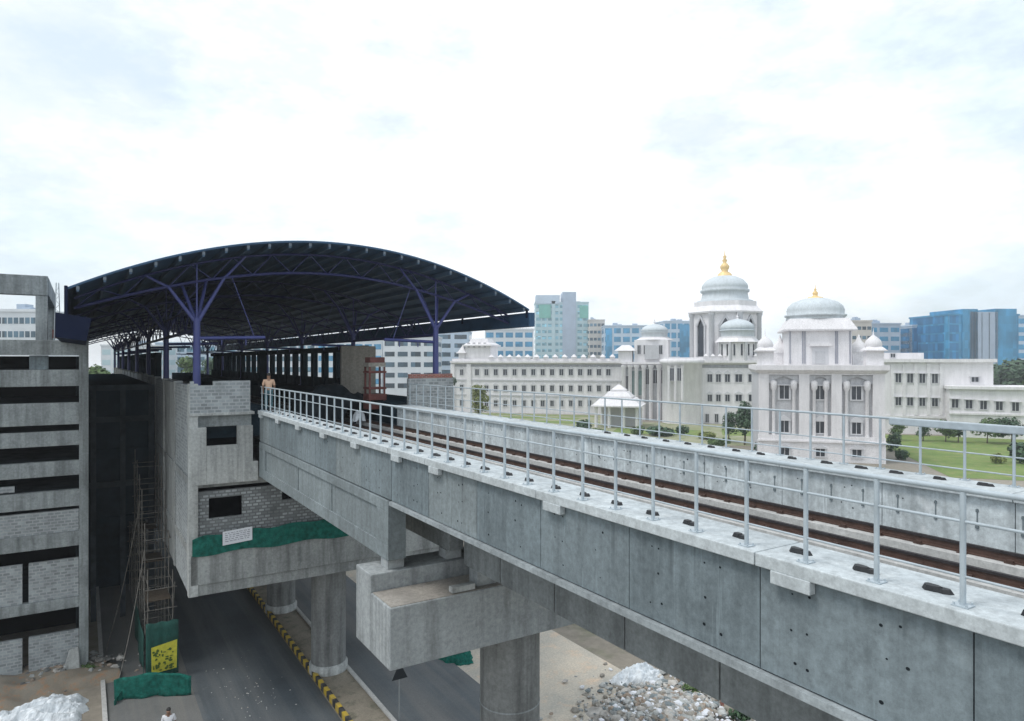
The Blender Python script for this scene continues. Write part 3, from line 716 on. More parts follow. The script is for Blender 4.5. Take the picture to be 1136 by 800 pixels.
o = mb.build('cement_bag', 'plastic', at=(12.9, 36.4, H(-3.3))); tag(o, 'small white sack sitting on the track in front of the red formwork', 'sack')

# ------------------------------------------------------------------ canopy
CAN = thing('station_canopy', 'huge arched navy roof on branching indigo columns over the station', 'canopy', (10.77, 33.4, H(-2.25)))
W_, RT0, RT1 = 11.3, 33.2, 143.0
zr = lambda v: H(5.85-2.85*(v/W_)**2)
n = 44; mb = MB(); vs = []; fs = []
for i in range(n+1):
    v = -W_+2*W_*i/n; z = zr(v)
    vs += [(10.77+v, RT0, z), (10.77+v, RT1, z), (10.77+v, RT0, z-.09), (10.77+v, RT1, z-.09)]
for i in range(n):
    a, b_ = 4*i, 4*i+4
    fs += [(a, b_, b_+1, a+1), (b_+2, a+2, a+3, b_+3), (a+2, b_+2, b_, a), (b_+3, a+3, a+1, b_+1)]
fs += [(0, 1, 3, 2), (4*n+1, 4*n, 4*n+2, 4*n+3)]
mb.add(vs, fs); mb.build('roof_sheet', 'navy', CAN)
purl = [-W_+.35+i*(2*W_-.7)/23 for i in range(24)]
for v in purl:
    z = zr(v)-.095; mb = MB(); mb.box(10.77+v-.05, 10.77+v+.05, RT0+.05, RT1-.1, z-.24, z); mb.box(10.77+v-.06, 10.77+v+.06, RT0+.03, RT0+.048, z-.16, z-.02, 1)
    mb.build('purlin', ['purlin', 'purlin_end'], CAN)
# fascias and gutters
bx(10.77-W_-.12, 10.77-W_, RT0-.05, RT1, H(1.75), H(3.05)).build('fascia', 'bluedk', CAN)
mb = MB(); mb.prism_y([(-.95, H(.95)), (.12, H(.80)), (.30, H(1.75)), (-.95, H(1.95))], RT0-.1, RT1); mb.build('gutter', 'bluedk', CAN)
bx(22.02, 22.42, RT0-.05, RT1, H(1.98), H(2.80)).build('gutter', 'navy', CAN)
for k in range(14): 
    t = RT0+.1+k*8; bx(21.95, 22.05, t, t+.12, H(2.5), H(2.95)).build('gutter_bracket', 'bluedk', CAN)
# trusses and tree columns
def zc(v):                                            # bottom chord
    return zr(v)-1.35+.55*(abs(v)/W_)**3
def truss_mb(t, first):
    mb = MB(); k = 24
    P = [(-W_+.2+(2*W_-.4)*i/k) for i in range(k+1)]
    for a, c in zip(P[:-1], P[1:]):
        mb.tube((10.77+a, t, zc(a)), (10.77+c, t, zc(c)), .075, 6); mb.tube((10.77+a, t, zr(a)-.40), (10.77+c, t, zr(c)-.40), .06, 6)
    for i in range(k):
        a, c = P[i], P[i+1]; 
        if i % 2: mb.tube((10.77+a, t, zr(a)-.4), (10.77+c, t, zc(c)), .032, 5)
        else: mb.tube((10.77+a, t, zc(a)), (10.77+c, t, zr(c)-.4), .032, 5)
    return mb
tr = None; colbase = {}
DT = 14.0
for k in range(8):
    t = 35.2+k*DT
    if k == 0:
        tr = truss_mb(t, True).build('truss', 'bluemid', CAN)
    else:
        copy_part(tr, CAN, (0, k*DT, 0))
    for side, u in ((-1, 4.55), (1, 17.0)):
        if k == 0:
            zb = H(-1.3) if side < 0 else H(-1.0)
            mb = MB(); mb.tube((u, t, H(-2.24)), (u, t, H(2.0)), .18, 14, .155); mb.lathe(u, t, [(.30, H(-2.24)), (.30, H(-2.18))], 14)
            c = mb.build('column', 'blue', CAN); colbase[side] = c
            v = u-10.77
            for dv, dt in ((-1.25, 0), (1.25, 0), (0, 0), (-.55, .9), (.55, .9)):
                mb = MB(); mb.tube((u, t, H(1.75)), (u+dv, t+dt, zc(v+dv)+.05 if dv else zr(v)-.4), .10 if dv else .05, 10, .07 if dv else .04)
                q = zc(v+dv)
                if abs(dv) > 1: mb.tube((u+dv, t, q), (u+dv*1.75, t, zr(v+dv*1.75)-.38), .07, 8, .06)
                mb.build('branch', 'blue', c)
            mb = MB(); e = u-side*3.1
            mb.tube((u, t, H(1.05)), (e, t, H(1.15)), .085, 8); mb.tube((u-side*2.6, t, H(1.14)), (u-side*1.55, t, zc(v-side*1.55)), .022, 6)
            for q in (1.1, 2.2): mb.tube((u-side*q, t, H(.75)), (u-side*q, t, H(1.1)), .03, 6)
            mb.build('lamp_arm', 'blue', c)
        else: copy_part(colbase[side], CAN, (0, k*DT, 0))
for u in (4.55, 17.0):                               # lattice girders along the column heads
    mb = MB(); mb.tube((u, 35.2, H(2.55)), (u, 134, H(2.55)), .06, 6); mb.tube((u, 35.2, H(1.45)), (u, 134, H(1.45)), .09, 6); t = 35.2; i = 0
    while t < 133: a, c = (H(1.45), H(2.55)) if i % 2 else (H(2.55), H(1.45)); mb.tube((u, t, a), (u, t+1.4, c), .035, 5); t += 1.4; i += 1
    mb.build('edge_truss', 'bluemid', CAN)
# small mast at the left end of the roof
root = thing('mast', 'thin lattice mast rising beside the left end of the navy roof', 'mast', (-1.1, 35, 0))
mb = MB()
for a in (-.12, .12):
    for c in (-.12, .12): mb.tube((-1.0+a, 38+c, H(1.0)), (-1.0+a*.4, 38+c*.4, H(3.6)), .02, 5)
for i in range(12):
    z = H(1.0)+.2*i; s = .12-.006*i; sg = 1 if i % 2 else -1; mb.tube((-1-s*sg, 37.9, z), (-1+s*sg, 37.9, z+.2), .012, 4)
mb.build('lattice', 'rail', root)
# dark link building between the unfinished block and the station
LB = thing('link_building', 'dark unlit link block bridging the gap between unfinished building and station', 'building', (2, 50, H(-10)))
bx(.35, 3.95, 50.2, 95, H(-10.0), H(-1.6)).build('wall', 'dark', LB); bx(.32, 3.9, 57, 57.4, -.1, H(-9.95)).build('added_dark_wall', 'dark', LB); bx(.3, 3.97, 50, 50.3, H(-6.2), H(-5.6)).build('beam', 'dark', LB); bx(.3, 3.97, 50.02, 50.5, H(-10.3), H(-9.9)).build('beam', 'dark', LB)  # ground-level wall under the block is added to blacken the gap

#==LEFT==
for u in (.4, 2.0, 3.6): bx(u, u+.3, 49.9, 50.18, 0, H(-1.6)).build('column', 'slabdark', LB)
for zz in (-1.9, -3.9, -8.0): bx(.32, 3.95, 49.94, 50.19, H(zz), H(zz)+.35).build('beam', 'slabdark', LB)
# ------------------------------------------------------------------ unfinished building
UB = thing('unfinished_building', 'grey unfinished open concrete building with slab edges and block infill', 'building', (-7, 42, 0))
UL, UR, BT, BE = -16.0, .25, 42.0, 66.0
beams = [(.28, 1.04), (-1.32, -.47), (-3.3, -2.17), (-4.38, -3.63), (-5.93, -5.18), (-7.54, -6.69), (-9.6, -8.85), (-12.8, -12.25)]
for k, (a, c) in enumerate(beams):
    bx(UL, UR-.42, BT+.02, BT+.42, H(a), H(c)).build('edge_beam', 'frame', UB, bevel=.02)
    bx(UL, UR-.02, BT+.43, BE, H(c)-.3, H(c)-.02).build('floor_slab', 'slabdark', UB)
bx(UR-.42, UR, BT, BT+.6, -.1, H(1.06)).build('corner_column', 'frame', UB, bevel=.02)
for u in (-6.2, -12): 
    bx(u-.2, u+.2, BT+.6, BT+1.1, -.1, H(.3)).build('column', 'frame', UB)
for t in (49, 57, 65.4):
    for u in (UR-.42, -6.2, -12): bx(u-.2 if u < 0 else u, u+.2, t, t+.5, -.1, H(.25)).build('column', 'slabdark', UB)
bx(UL, UR-.2, 50, 50.2, H(-16.2), H(.25)).build('core_wall', 'void', UB)  # near-black colour paints the shade inside the open floors
def infill(z0, z1, gap=True):
    segs = [(-2.32, UR-.44), (-6.0, -2.58), (UL, -6.15)]
    for a, c in segs: bx(a, c, BT+.12, BT+.34, H(z0), H(z1)).build('block_infill', 'block', UB)
infill(-16.1, -14.0); infill(-12.24, -10.27)
bx(UL, UR-.44, BT+.1, BT+.32, H(-8.84), H(-7.72)).build('block_infill', 'block', UB)
bx(UL, -2.9, BT+.14, BT+.3, H(-6.6), H(-6.3)).build('block_infill', 'block', UB)
bx(-2.3, -1.5, BT+.3, BT+.5, H(-.46), H(.26)).build('infill_board', 'panel', UB)
# rooftop portal frame
bx(-2.15, -1.62, 44.5, 45.0, H(1.05), H(3.5)).build('roof_column', 'frame', UB, bevel=.02)
bx(-8, -1.6, 44.45, 45.05, H(3.5), H(4.55)).build('roof_beam', 'frame', UB, bevel=.02)
bx(-2.2, -1.58, 45.06, 56, H(3.55), H(4.5)).build('roof_beam', 'frame', UB); bx(-2.15, -1.62, 55.4, 56, H(1.05), H(3.54)).build('roof_column', 'frame', UB)
# things on the roof
root = thing('roof_barrier', 'orange and white barrier board at the roof edge of the unfinished building', 'barrier', (-1.0, 42.6, H(1.05)))
mb = MB(); mb.box(-1.35, -.75, 42.6, 42.66, H(1.15), H(1.6)); mb.build('board', 'redp', root); mb = MB(); mb.box(-1.3, -1.25, 42.61, 42.65, H(1.0), H(1.15)); mb.box(-.85, -.8, 42.61, 42.65, H(1.0), H(1.15)); mb.build('leg', 'rail', root)
# scaffold ---------------------------------------------------------------------------
SC = thing('scaffold', 'rusty tubular scaffold tower standing in the gap beside the station wall', 'scaffold', (3.2, 40, 0))
us = (2.8, 3.95); ts = [39.4+2.0*i for i in range(10)]; TOPZ = [5.3, 7.0, 8.6, 9.6, 10.2, 10.6, 11.2, 11.8, 12.0, 12.0]
for i, t in enumerate(ts):
    for u in us:
        mb = MB(); mb.tube((u, t, 0), (u, t, TOPZ[i]+random.uniform(0, .9)), .028, 6); mb.build('standard', 'pipe', SC)
    z = 1.4
    while z < TOPZ[i]: mb = MB(); mb.tube((us[0]-.15, t, z), (us[1]+.2, t, z), .024, 6); z += 1.05; mb.build('transom', 'pipe', SC)
for z in [1.4+1.05*k for k in range(10)]:
    a = next((t for t, tz in zip(ts, TOPZ) if tz > z), None)
    if a is None or ts[-1]-a < 1: continue
    for u in us:
        mb = MB(); mb.tube((u+.05, a-.2, z+.06), (u+.05, ts[-1]+.2, z+.06), .024, 6); mb.build('ledger', 'pipe', SC)
for i in range(0, 8, 2):
    mb = MB(); mb.tube((us[0]-.06, ts[i], .3), (us[0]-.06, ts[i+1], TOPZ[i]-.5), .026, 6); mb.tube((us[1]+.1, ts[i+1], .3), (us[1]+.1, ts[i], TOPZ[i]-.5), .026, 6); mb.build('brace', 'pipe', SC)
for k in range(4): bx(us[0], us[1], 40.5+4*k, 42.4+4*k, 3.6+1.05*k, 3.65+1.05*k).build('plank', 'trunk', SC)
# nets and poster at the foot
def drape(name, label, a, b_, z0, z1, amp, seed, mat, top=None):
    rnd = random.Random(seed); n, m_ = 26, 8; ph = rnd.uniform(0, 6)
    d = Vector((b_[0]-a[0], b_[1]-a[1])); nn = Vector((d.y, -d.x)).normalized(); vs = []
    for lay in (0, .02):
        for j in range(m_+1):
            for i in range(n+1):
                s = i/n; q = j/m_
                w_ = amp*(sin(s*11+ph)+.6*sin(s*23+2*ph+q*2))*(.4+.6*q)+lay
                zt = z1+(top(s) if top else 0)
                vs.append((a[0]+d.x*s+nn.x*w_, a[1]+d.y*s+nn.y*w_, z0+(zt-z0)*(1-q)+.03*sin(s*17+q*5)))
    w1 = n+1; off = w1*(m_+1); fs = []
    for j in range(m_):
        for i in range(n):
            k = j*w1+i; fs.append((k, k+1, k+w1+1, k+w1)); fs.append((off+k+w1, off+k+w1+1, off+k+1, off+k))
    for i in range(n): fs += [(i+1, i, off+i, off+i+1), (m_*w1+i, m_*w1+i+1, off+m_*w1+i+1, off+m_*w1+i)]
    for j in range(m_): fs += [(j*w1, (j+1)*w1, off+(j+1)*w1, off+j*w1), ((j+1)*w1+n, j*w1+n, off+j*w1+n, off+(j+1)*w1+n)]
    mb = MB(); mb.add(vs, fs, 0, True)
    o = mb.build(name, mat, at=(a[0], a[1], z0)); tag(o, label, 'safety net', 'green construction nets'); return o
drape('safety_net', 'dark green net hung round the foot of the scaffold behind the yellow poster', (2.7, 39.2), (4.2, 39.2), .1, 2.9, .03, 2, 'green2')
drape('safety_net', 'dark green net along the near side of the scaffold foot', (2.62, 46), (2.62, 39.3), .2, 2.2, .04, 4, 'green2')
root = thing('poster', 'yellow printed sheet tied to the green net on the scaffold', 'poster', (3.5, 39.0, .4))
mb = MB(); mb.hexa([(2.95, 39.04, .38), (4.1, 39.06, .45), (4.1, 39.08, .45), (2.95, 39.06, .38), (2.93, 39.0, 1.72), (4.12, 39.05, 1.9), (4.12, 39.07, 1.9), (2.93, 39.02, 1.72)])
rnd = random.Random(4)
for k in range(46):
    u = rnd.uniform(3.0, 3.95); z = .45+abs(rnd.gauss(0, .45)) if k % 3 else rnd.uniform(1.2, 1.5)
    if z > 1.6: continue
    a = rnd.uniform(.03, .11); c = rnd.uniform(.03, .11); n = 7; ph = rnd.uniform(0, 6)
    vs = [(u+a*rnd.uniform(.6, 1)*cos(ph+2*pi*i/n), 38.985+.0002*k, z+c*rnd.uniform(.6, 1)*sin(ph+2*pi*i/n)) for i in range(n)]
    if all(2.97 < v[0] < 4.08 for v in vs): mb.add([(v[0], v[1], v[2]) for v in vs], [tuple(range(n))], 1)
mb.build('sheet', ['yellow', 'inkgreen'], root)
a_, b2 = gp(121, 784), gp(212, 770)
drape('safety_net', 'bright green net fence slumped across the road at the scaffold', (a_[0]+.2, a_[1]+.6), (b2[0], b2[1]-.1), .02, .95, .07, 6, 'green', top=lambda s: .25*sin(s*3.1)-.35*max(0, .25-s)*4*0)
a_ = gp(126, 783); b2 = gp(134, 760)
drape('safety_net', 'loose corner of green net pulled out towards the kerb', (a_[0], a_[1]), (a_[0]+.9, a_[1]+1.1), .02, .8, .05, 7, 'green', top=lambda s: -.6*(1-s))
p = gp(508, 730)
mb = crumple(p[0], p[1], 1.0, 1.1, .9, 36, 31); o = mb.build('safety_net', 'green', at=(p[0], p[1], 0)); tag(o, 'bundle of green net lying on the road beyond the pier cap', 'safety net', 'green construction nets')
for lab, (x0, y0), (x1, y1), h1 in (('slack guy rope from the scaffold down to the green net corner', gp(128, 770), (2.7, 40), 6.5), ('slack guy rope from the scaffold down to the pavement', gp(118, 722), (2.7, 43), 8.5)):
    mb = MB(); q = [Vector((x0, y0, .05)).lerp(Vector((x1, y1, h1)), i/10)-Vector((0, 0, .5*sin(pi*i/10))) for i in range(11)]
    for c, e in zip(q[:-1], q[1:]): mb.tube(c, e, .022, 5)
    o = mb.build('guy_rope', 'pipe', at=(x0, y0, 0)); tag(o, lab, 'rope', 'guy ropes of the scaffold')
# triangular road sign seen from behind
p = gp(443, 801)
RS = thing('road_sign', 'dark back of a triangular road sign on a thin pole by the median', 'road sign', (p[0], p[1], 0))
mb = MB(); mb.tube((p[0], p[1], 0), (p[0], p[1], 2.65), .035, 8); mb.build('pole', 'signpole', RS)
mb = MB(); mb.prism_y([(p[0]-.38, 1.95), (p[0]+.38, 1.95), (p[0]+.06, 2.6), (p[0]-.06, 2.6)], p[1]-.05, p[1]-.04); mb.build('sign_plate', 'signback', RS)
# people ------------------------------------------------------------------------------
def skin_mesh(name, pts, edges, radii, mat, parent, sub=2):
    me = bpy.data.meshes.new(name); me.from_pydata(pts, edges, []); o = bpy.data.objects.new(name, me); COL.objects.link(o); o.parent = parent
    o.modifiers.new('skin', 'SKIN')
    for v, r in zip(me.skin_vertices[0].data, radii): v.radius = (r, r) if not isinstance(r, tuple) else r
    me.skin_vertices[0].data[0].use_root = True
    s = o.modifiers.new('sub', 'SUBSURF'); s.levels = s.render_levels = sub
    me.materials.append(M[mat]); return o
def person(label, at, F, yaw, shirt, trousers, stride=.12):
    root = thing('person', label, 'person', at, F); root.rotation_euler = (0, 0, F.a+yaw)
    P = [(0, 0, .95), (0, .01, 1.15), (0, .02, 1.36), (0, .01, 1.47), (0, -.02, 1.58), (0, -.02, 1.66),
         (-.19, .02, 1.40), (-.25, .03, 1.12), (-.22, -.10, .90), (-.21, -.13, .82), (.19, .02, 1.40), (.25, .03, 1.12), (.23, -.08, .89), (.22, -.11, .81),
         (-.10, 0, .88), (-.11, -stride*.5, .49), (-.11, -stride*.3, .08), (-.12, -stride*.3-.14, .03), (.10, 0, .88), (.11, stride*.3, .49), (.11, stride*.9, .09), (.12, stride*.9-.14, .03)]
    E = [(0, 1), (1, 2), (2, 3), (3, 4), (4, 5), (2, 6), (6, 7), (7, 8), (8, 9), (2, 10), (10, 11), (11, 12), (12, 13), (0, 14), (14, 15), (15, 16), (16, 17), (0, 18), (18, 19), (19, 20), (20, 21)]
    RD = [.13, .125, .13, .055, .095, .085, .06, .045, .032, .035, .06, .045, .032, .035, .09, .06, .042, .035, .09, .06, .042, .035]
    skin_mesh('body', P, E, RD, 'skin', root)
    sh = [(0, 0, .93), (0, .01, 1.15), (0, .02, 1.36), (0, .01, 1.44), (-.19, .02, 1.40), (-.245, .03, 1.16), (.19, .02, 1.40), (.245, .03, 1.16)]
    skin_mesh('shirt', sh, [(0, 1), (1, 2), (2, 3), (2, 4), (4, 5), (2, 6), (6, 7)], [.16, .15, .155, .075, .078, .065, .078, .065], shirt, root)
    tz = [P[0], P[14], P[15], P[16], P[18], P[19], P[20]]
    skin_mesh('trousers', tz, [(0, 1), (1, 2), (2, 3), (0, 4), (4, 5), (5, 6)], [.145, .105, .08, .062, .105, .08, .062], trousers, root)
    skin_mesh('hair', [(0, .02, 1.60), (0, .01, 1.69), (0, -.04, 1.73)], [(0, 1), (1, 2)], [.09, .10, .07], 'hair', root)
    return root
person('worker in a tan shirt standing at the end of the viaduct walkway by the station', (7.25, 32.6, ZW), METRO, R(170), 'shirt', 'trouser')
Yp = 28.6; person('dark-haired pedestrian in white and red on the pavement at the bottom edge', ((187-CX)/FPX*Yp, Yp, 0), WORLD, R(20), 'whitecloth', 'redcloth')

#==PALACE==
# ------------------------------------------------------------------ palace
PA = R(-16)
def pframe(px, Y): return Frame((px-CX)/FPX*Y, Y, PA)
WIN = {}
def window(root, F, px, py, wpx, hpx, yl, kind='plain', pane='pane'):
    x, z, k = F.px(px, py, yl); w_ = wpx*k/FPX*1.12; h_ = hpx*k/FPX*1.06
    key = (root.name, round(w_, 1), round(h_, 1), kind, pane, round(yl, 2))
    if key not in WIN:
        mb = MB(); mb.box(x-w_/2, x+w_/2, yl-.03, yl+.05, z-h_/2, z+h_/2)
        o = mb.build('window', pane, root); fr = MB(); t = .22*min(w_, 1.4)
        fr.box(x-w_/2-t, x-w_/2, yl-.16, yl+.02, z-h_/2-t*.6, z+h_/2); fr.box(x+w_/2, x+w_/2+t, yl-.16, yl+.02, z-h_/2-t*.6, z+h_/2)
        fr.box(x-w_/2, x+w_/2, yl-.16, yl+.02, z-h_/2-t*.6, z-h_/2)
        if kind == 'hood':                          # ogee hood: a small gable over the opening
            fr.prism_y([(x-w_/2-t*1.3, z+h_/2), (x+w_/2+t*1.3, z+h_/2), (x+w_/2+t*.6, z+h_/2+h_*.22), (x, z+h_/2+h_*.5), (x-w_/2-t*.6, z+h_/2+h_*.22)], yl-.3, yl+.01)
        elif kind == 'shade': fr.box(x-w_/2-t*1.6, x+w_/2+t*1.6, yl-.5, yl+.01, z+h_/2, z+h_/2+.16)
        else: fr.box(x-w_/2-t, x+w_/2+t, yl-.2, yl+.02, z+h_/2, z+h_/2+t)
        fr.box(x-.05, x+.05, yl-.07, yl-.02, z-h_/2, z+h_/2)
        fr.build('frame', 'wframe', o); WIN[key] = (o, x, z)
    else:
        o, x0, z0 = WIN[key]; copy_part(o, root, (x-x0, 0, z-z0))
def dome_profile(r, h):                              # bulging ribbed bowl
    return [(r*1.0, 0), (r*1.06, .10*h), (r*1.07, .25*h), (r*1.02, .42*h), (r*.90, .60*h), (r*.70, .78*h), (r*.42, .92*h), (r*.16, h)]
def domed(root, cx, cy, z, r, hd, he, eave, n=8, gold=0.0, finial=True):
    """sloping eave, drum band, dome, finial from height z up"""
    mb = MB(); mb.lathe(cx, cy, [(r*eave, z), (r*eave, z+.06*he), (r*1.12, z+he*.75), (r*1.12, z+he)], n, smooth=False, rot=pi/8 if n == 8 else 0); mb.build('eave', 'white', root)
    mb = MB(); mb.lathe(cx, cy, [(r*1.0, z+he), (r*1.02, z+he+hd*.30), (r*1.09, z+he+hd*.32), (r*1.09, z+he+hd*.38), (r*.99, z+he+hd*.39)], 32); mb.build('drum_band', 'dome', root)
    mb = MB(); mb.lathe(cx, cy, [(a, z+he+hd*.39+b_) for a, b_ in dome_profile(r*.97, hd*.61)], 32); mb.build('dome', 'dome', root)
    if finial:
        zt = z+he+hd; s = gold
        mb = MB(); mb.lathe(cx, cy, [(s*.34, zt-s*.08), (s*.24, zt+s*.12), (s*.12, zt+s*.18), (s*.24, zt+s*.36), (s*.26, zt+s*.5), (s*.12, zt+s*.64), (s*.08, zt+s*.7), (s*.15, zt+s*.8), (s*.06, zt+s*.92), (s*.10, zt+s*1.02), (s*.03, zt+s*1.12), (s*.01, zt+s*1.42)], 14); mb.build('finial', 'gold' if gold > 1.5 else 'white', root)
def merlons(root, x0, x1, y, z, pitch, s):
    base = None; x = x0
    while x <= x1:
        if base is None:
            mb = MB(); mb.taper(x, y, z, z+s*.35, s*.5, s*.5, s*.5, s*.5); mb.taper(x, y, z+s*.35, z+s*.95, s*.62, s*.62, s*.06, s*.06); base = mb.build('roof_merlon', 'white', root); xb = x
        else: copy_part(base, root, (x-xb, 0, 0))
        x += pitch
def cornice(root, x0, x1, y, z, t=.5, h=.55, d=18):
    mb = MB(); mb.hexa([(x0, y-.1, z-h*.6), (x1, y-.1, z-h*.6), (x1, y+1, z-h*.6), (x0, y+1, z-h*.6), (x0-t*.0, y-t, z-h*.15), (x1, y-t, z-h*.15), (x1, y+1, z-h*.15), (x0, y+1, z-h*.15)])
    mb.box(x0-t*.3, x1+t*.3, y-t, y+1, z-h*.15+.003, z+h*.4); mb.build('cornice', 'white', root)
    bx(x0, x1, y-.13, y-.003, z-h*1.35, z-h*.62).build('frieze', 'cornice_shade', root)  # grey strip put in as the cornice's painted shadow
# left wing ----------------------------------------------------------------------------
F1 = pframe(595, 210)
PW = thing('palace_wing', 'long white palace wing of three window rows behind the small round tree', 'palace wing', (0, 0, 0), F1)
xl, zc1, _ = F1.px(501, 402); xr = F1.px(692, 402)[0]
bx(xl, xr, 0, 18, -.1, 15.7).build('wall', 'white', PW); cornice(PW, xl, xr, 0, 15.75, .9, 1.0)
bx(xl, xr, .3, .6, 16.15, 16.9).build('roof_parapet', 'white', PW)
for px in [529.3+10.4*k for k in range(15)]:
    window(PW, F1, px, 413, 3.9, 6.2, 0, 'hood')
    window(PW, F1, px, 431, 3.6, 6.0, 0, 'hood')
    window(PW, F1, px, 447.5, 3.4, 6.0, 0, 'hood')
for py in (413, 430, 447): window(PW, F1, 512.3, py, 3.2, 6.0, 0, 'hood')
for px in (502.5, 520.5): 
    x = F1.px(px)[0]; bx(x-.7, x+.7, -.45, .1, -.1, 15.2).build('pilaster', 'white', PW)
for py in (422.3, 439.3): z = F1.px(595, py)[1]; bx(xl, xr, -.22, .02, z-.22, z+.22).build('string_course', 'white2', PW)
merlons(PW, F1.px(545)[0], xr-1, .5, 16.9, 10.4*212/FPX, 1.35)
x0, x1 = F1.px(515)[0], F1.px(543)[0]; cx = (x0+x1)/2
bx(x0, x1, 1.0, 9, 16, 20.8).build('roof_kiosk', 'white', PW); mb = MB(); mb.taper(cx, 5, 20.8, 21.3, 4.9, 4.9, 4.9, 4.9); mb.taper(cx, 5, 21.3, 22.0, 4.6, 4.6, 3.6, 3.6); mb.taper(cx, 5, 22.0, 23.3, 3.3, 3.3, 2.7, 2.7); mb.build('kiosk_roof', 'white', PW)
x = F1.px(511.5)[0]; mb = MB(); mb.taper(x, 1.5, 16, 18.6, 1.0, 1.0, 1.0, 1.0); mb.taper(x, 1.5, 18.6, 18.9, 1.7, 1.7, 1.6, 1.6); mb.taper(x, 1.5, 18.9, 21, 1.3, 1.3, .1, .1); mb.build('roof_turret', 'white', PW)
for px in (520, 526, 532, 538): window(PW, F1, px, 383, 2.0, 4.5, 1.0)
# corner bay with domed turret ------------------------------------------------------------
F2 = pframe(722, 186)
CB = thing('domed_turret', 'white corner bay with tall glazed columns under a small pale dome', 'palace tower', (0, 0, 0), F2)
xa, xb = F2.px(690)[0], F2.px(742)[0]; cx = F2.px(723)[0]
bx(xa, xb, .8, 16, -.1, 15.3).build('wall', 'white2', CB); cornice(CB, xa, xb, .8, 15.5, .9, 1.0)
for px in (692, 699, 706, 714, 722, 731, 740):
    x = F2.px(px)[0]; mb = MB(); mb.lathe(x, .3, [(.55, -.1), (.55, 14.2), (.8, 14.5), (.8, 15)], 12); mb.build('column', 'white', CB)
for px, py, w_, h_, pn in ((703, 425, 4.5, 26, 'gpane'), (710, 425, 4, 26, 'gpane'), (695.5, 432, 4, 28, 'pane'), (727, 418, 4, 14, 'pane'), (735.5, 418, 3, 14, 'pane'), (718, 418, 3.5, 16, 'pane')): window(CB, F2, px, py, w_, h_, .78, 'plain', pn)
bx(F2.px(703)[0], F2.px(741)[0], 1.5, 11, 15.6, 22.0).build('turret_wall', 'white', CB)
for px in (709, 716, 733): window(CB, F2, px, 388, 3.0, 9, 1.48)
bx(F2.px(715)[0], F2.px(731)[0], .7, 1.45, 16.6, 20.5).build('balcony', 'white2', CB)
mb = MB(); mb.taper(F2.px(693)[0], 3, 15.6, 19.0, 1.9, 1.9, 1.9, 1.9); mb.taper(F2.px(693)[0], 3, 19, 20.6, 2.9, 2.9, 1.0, 1.0); mb.build('side_kiosk', 'white', CB)
domed(CB, cx+.3, 6, 22.0, 3.55, 3.6, .9, 1.5, 8, 1.2)
# central hall ---------------------------------------------------------------------------
F3 = pframe(790, 176)
HALL = thing('domed_hall', 'tallest white domed hall of the palace with a golden spire', 'palace hall', (0, 0, 0), F3)
xa, xb = F3.px(736)[0], F3.px(850)[0]
bx(xa, xb, 0, 34, -.1, 15.6).build('wall', 'white', HALL); cornice(HALL, xa, xb, 0, 15.9, 1.0, 1.1)
mb = MB(); x = F3.px(757)[0]; mb.lathe(x, 1.2, [(5.2, -.1), (5.2, 15.3), (5.9, 15.6), (5.9, 16.5), (5.2, 16.6)], 28); mb.build('round_bay', 'white', HALL)
bx(xa, xb, .3, .7, 16.35, 17.1).build('roof_parapet', 'white', HALL); merlons(HALL, F3.px(783)[0], xb-.5, .5, 17.1, 1.75, 1.0)
for px in (787.5, 797, 807, 819.5, 834):
    window(HALL, F3, px, 419.5, 4.4 if px < 815 else 6.2, 8.0, 0, 'hood'); window(HALL, F3, px, 441.5, 4.0 if px < 815 else 5.6, 7.0, 0, 'hood')
for px in (774, 784.5, 795, 806, 818): window(HALL, F3, px, 464, 3.0, 8.5, 0)
for px in (745.5, 753.5): window(HALL, F3, px, 415.5, 3.6, 13, -4.05)
for px in (742, 749.5, 757): 
    x = F3.px(px, None, -4)[0]; mb = MB(); mb.lathe(x, -4.0, [(.33, 6), (.33, 14.4), (.5, 15)], 10); mb.build('column', 'white', HALL)
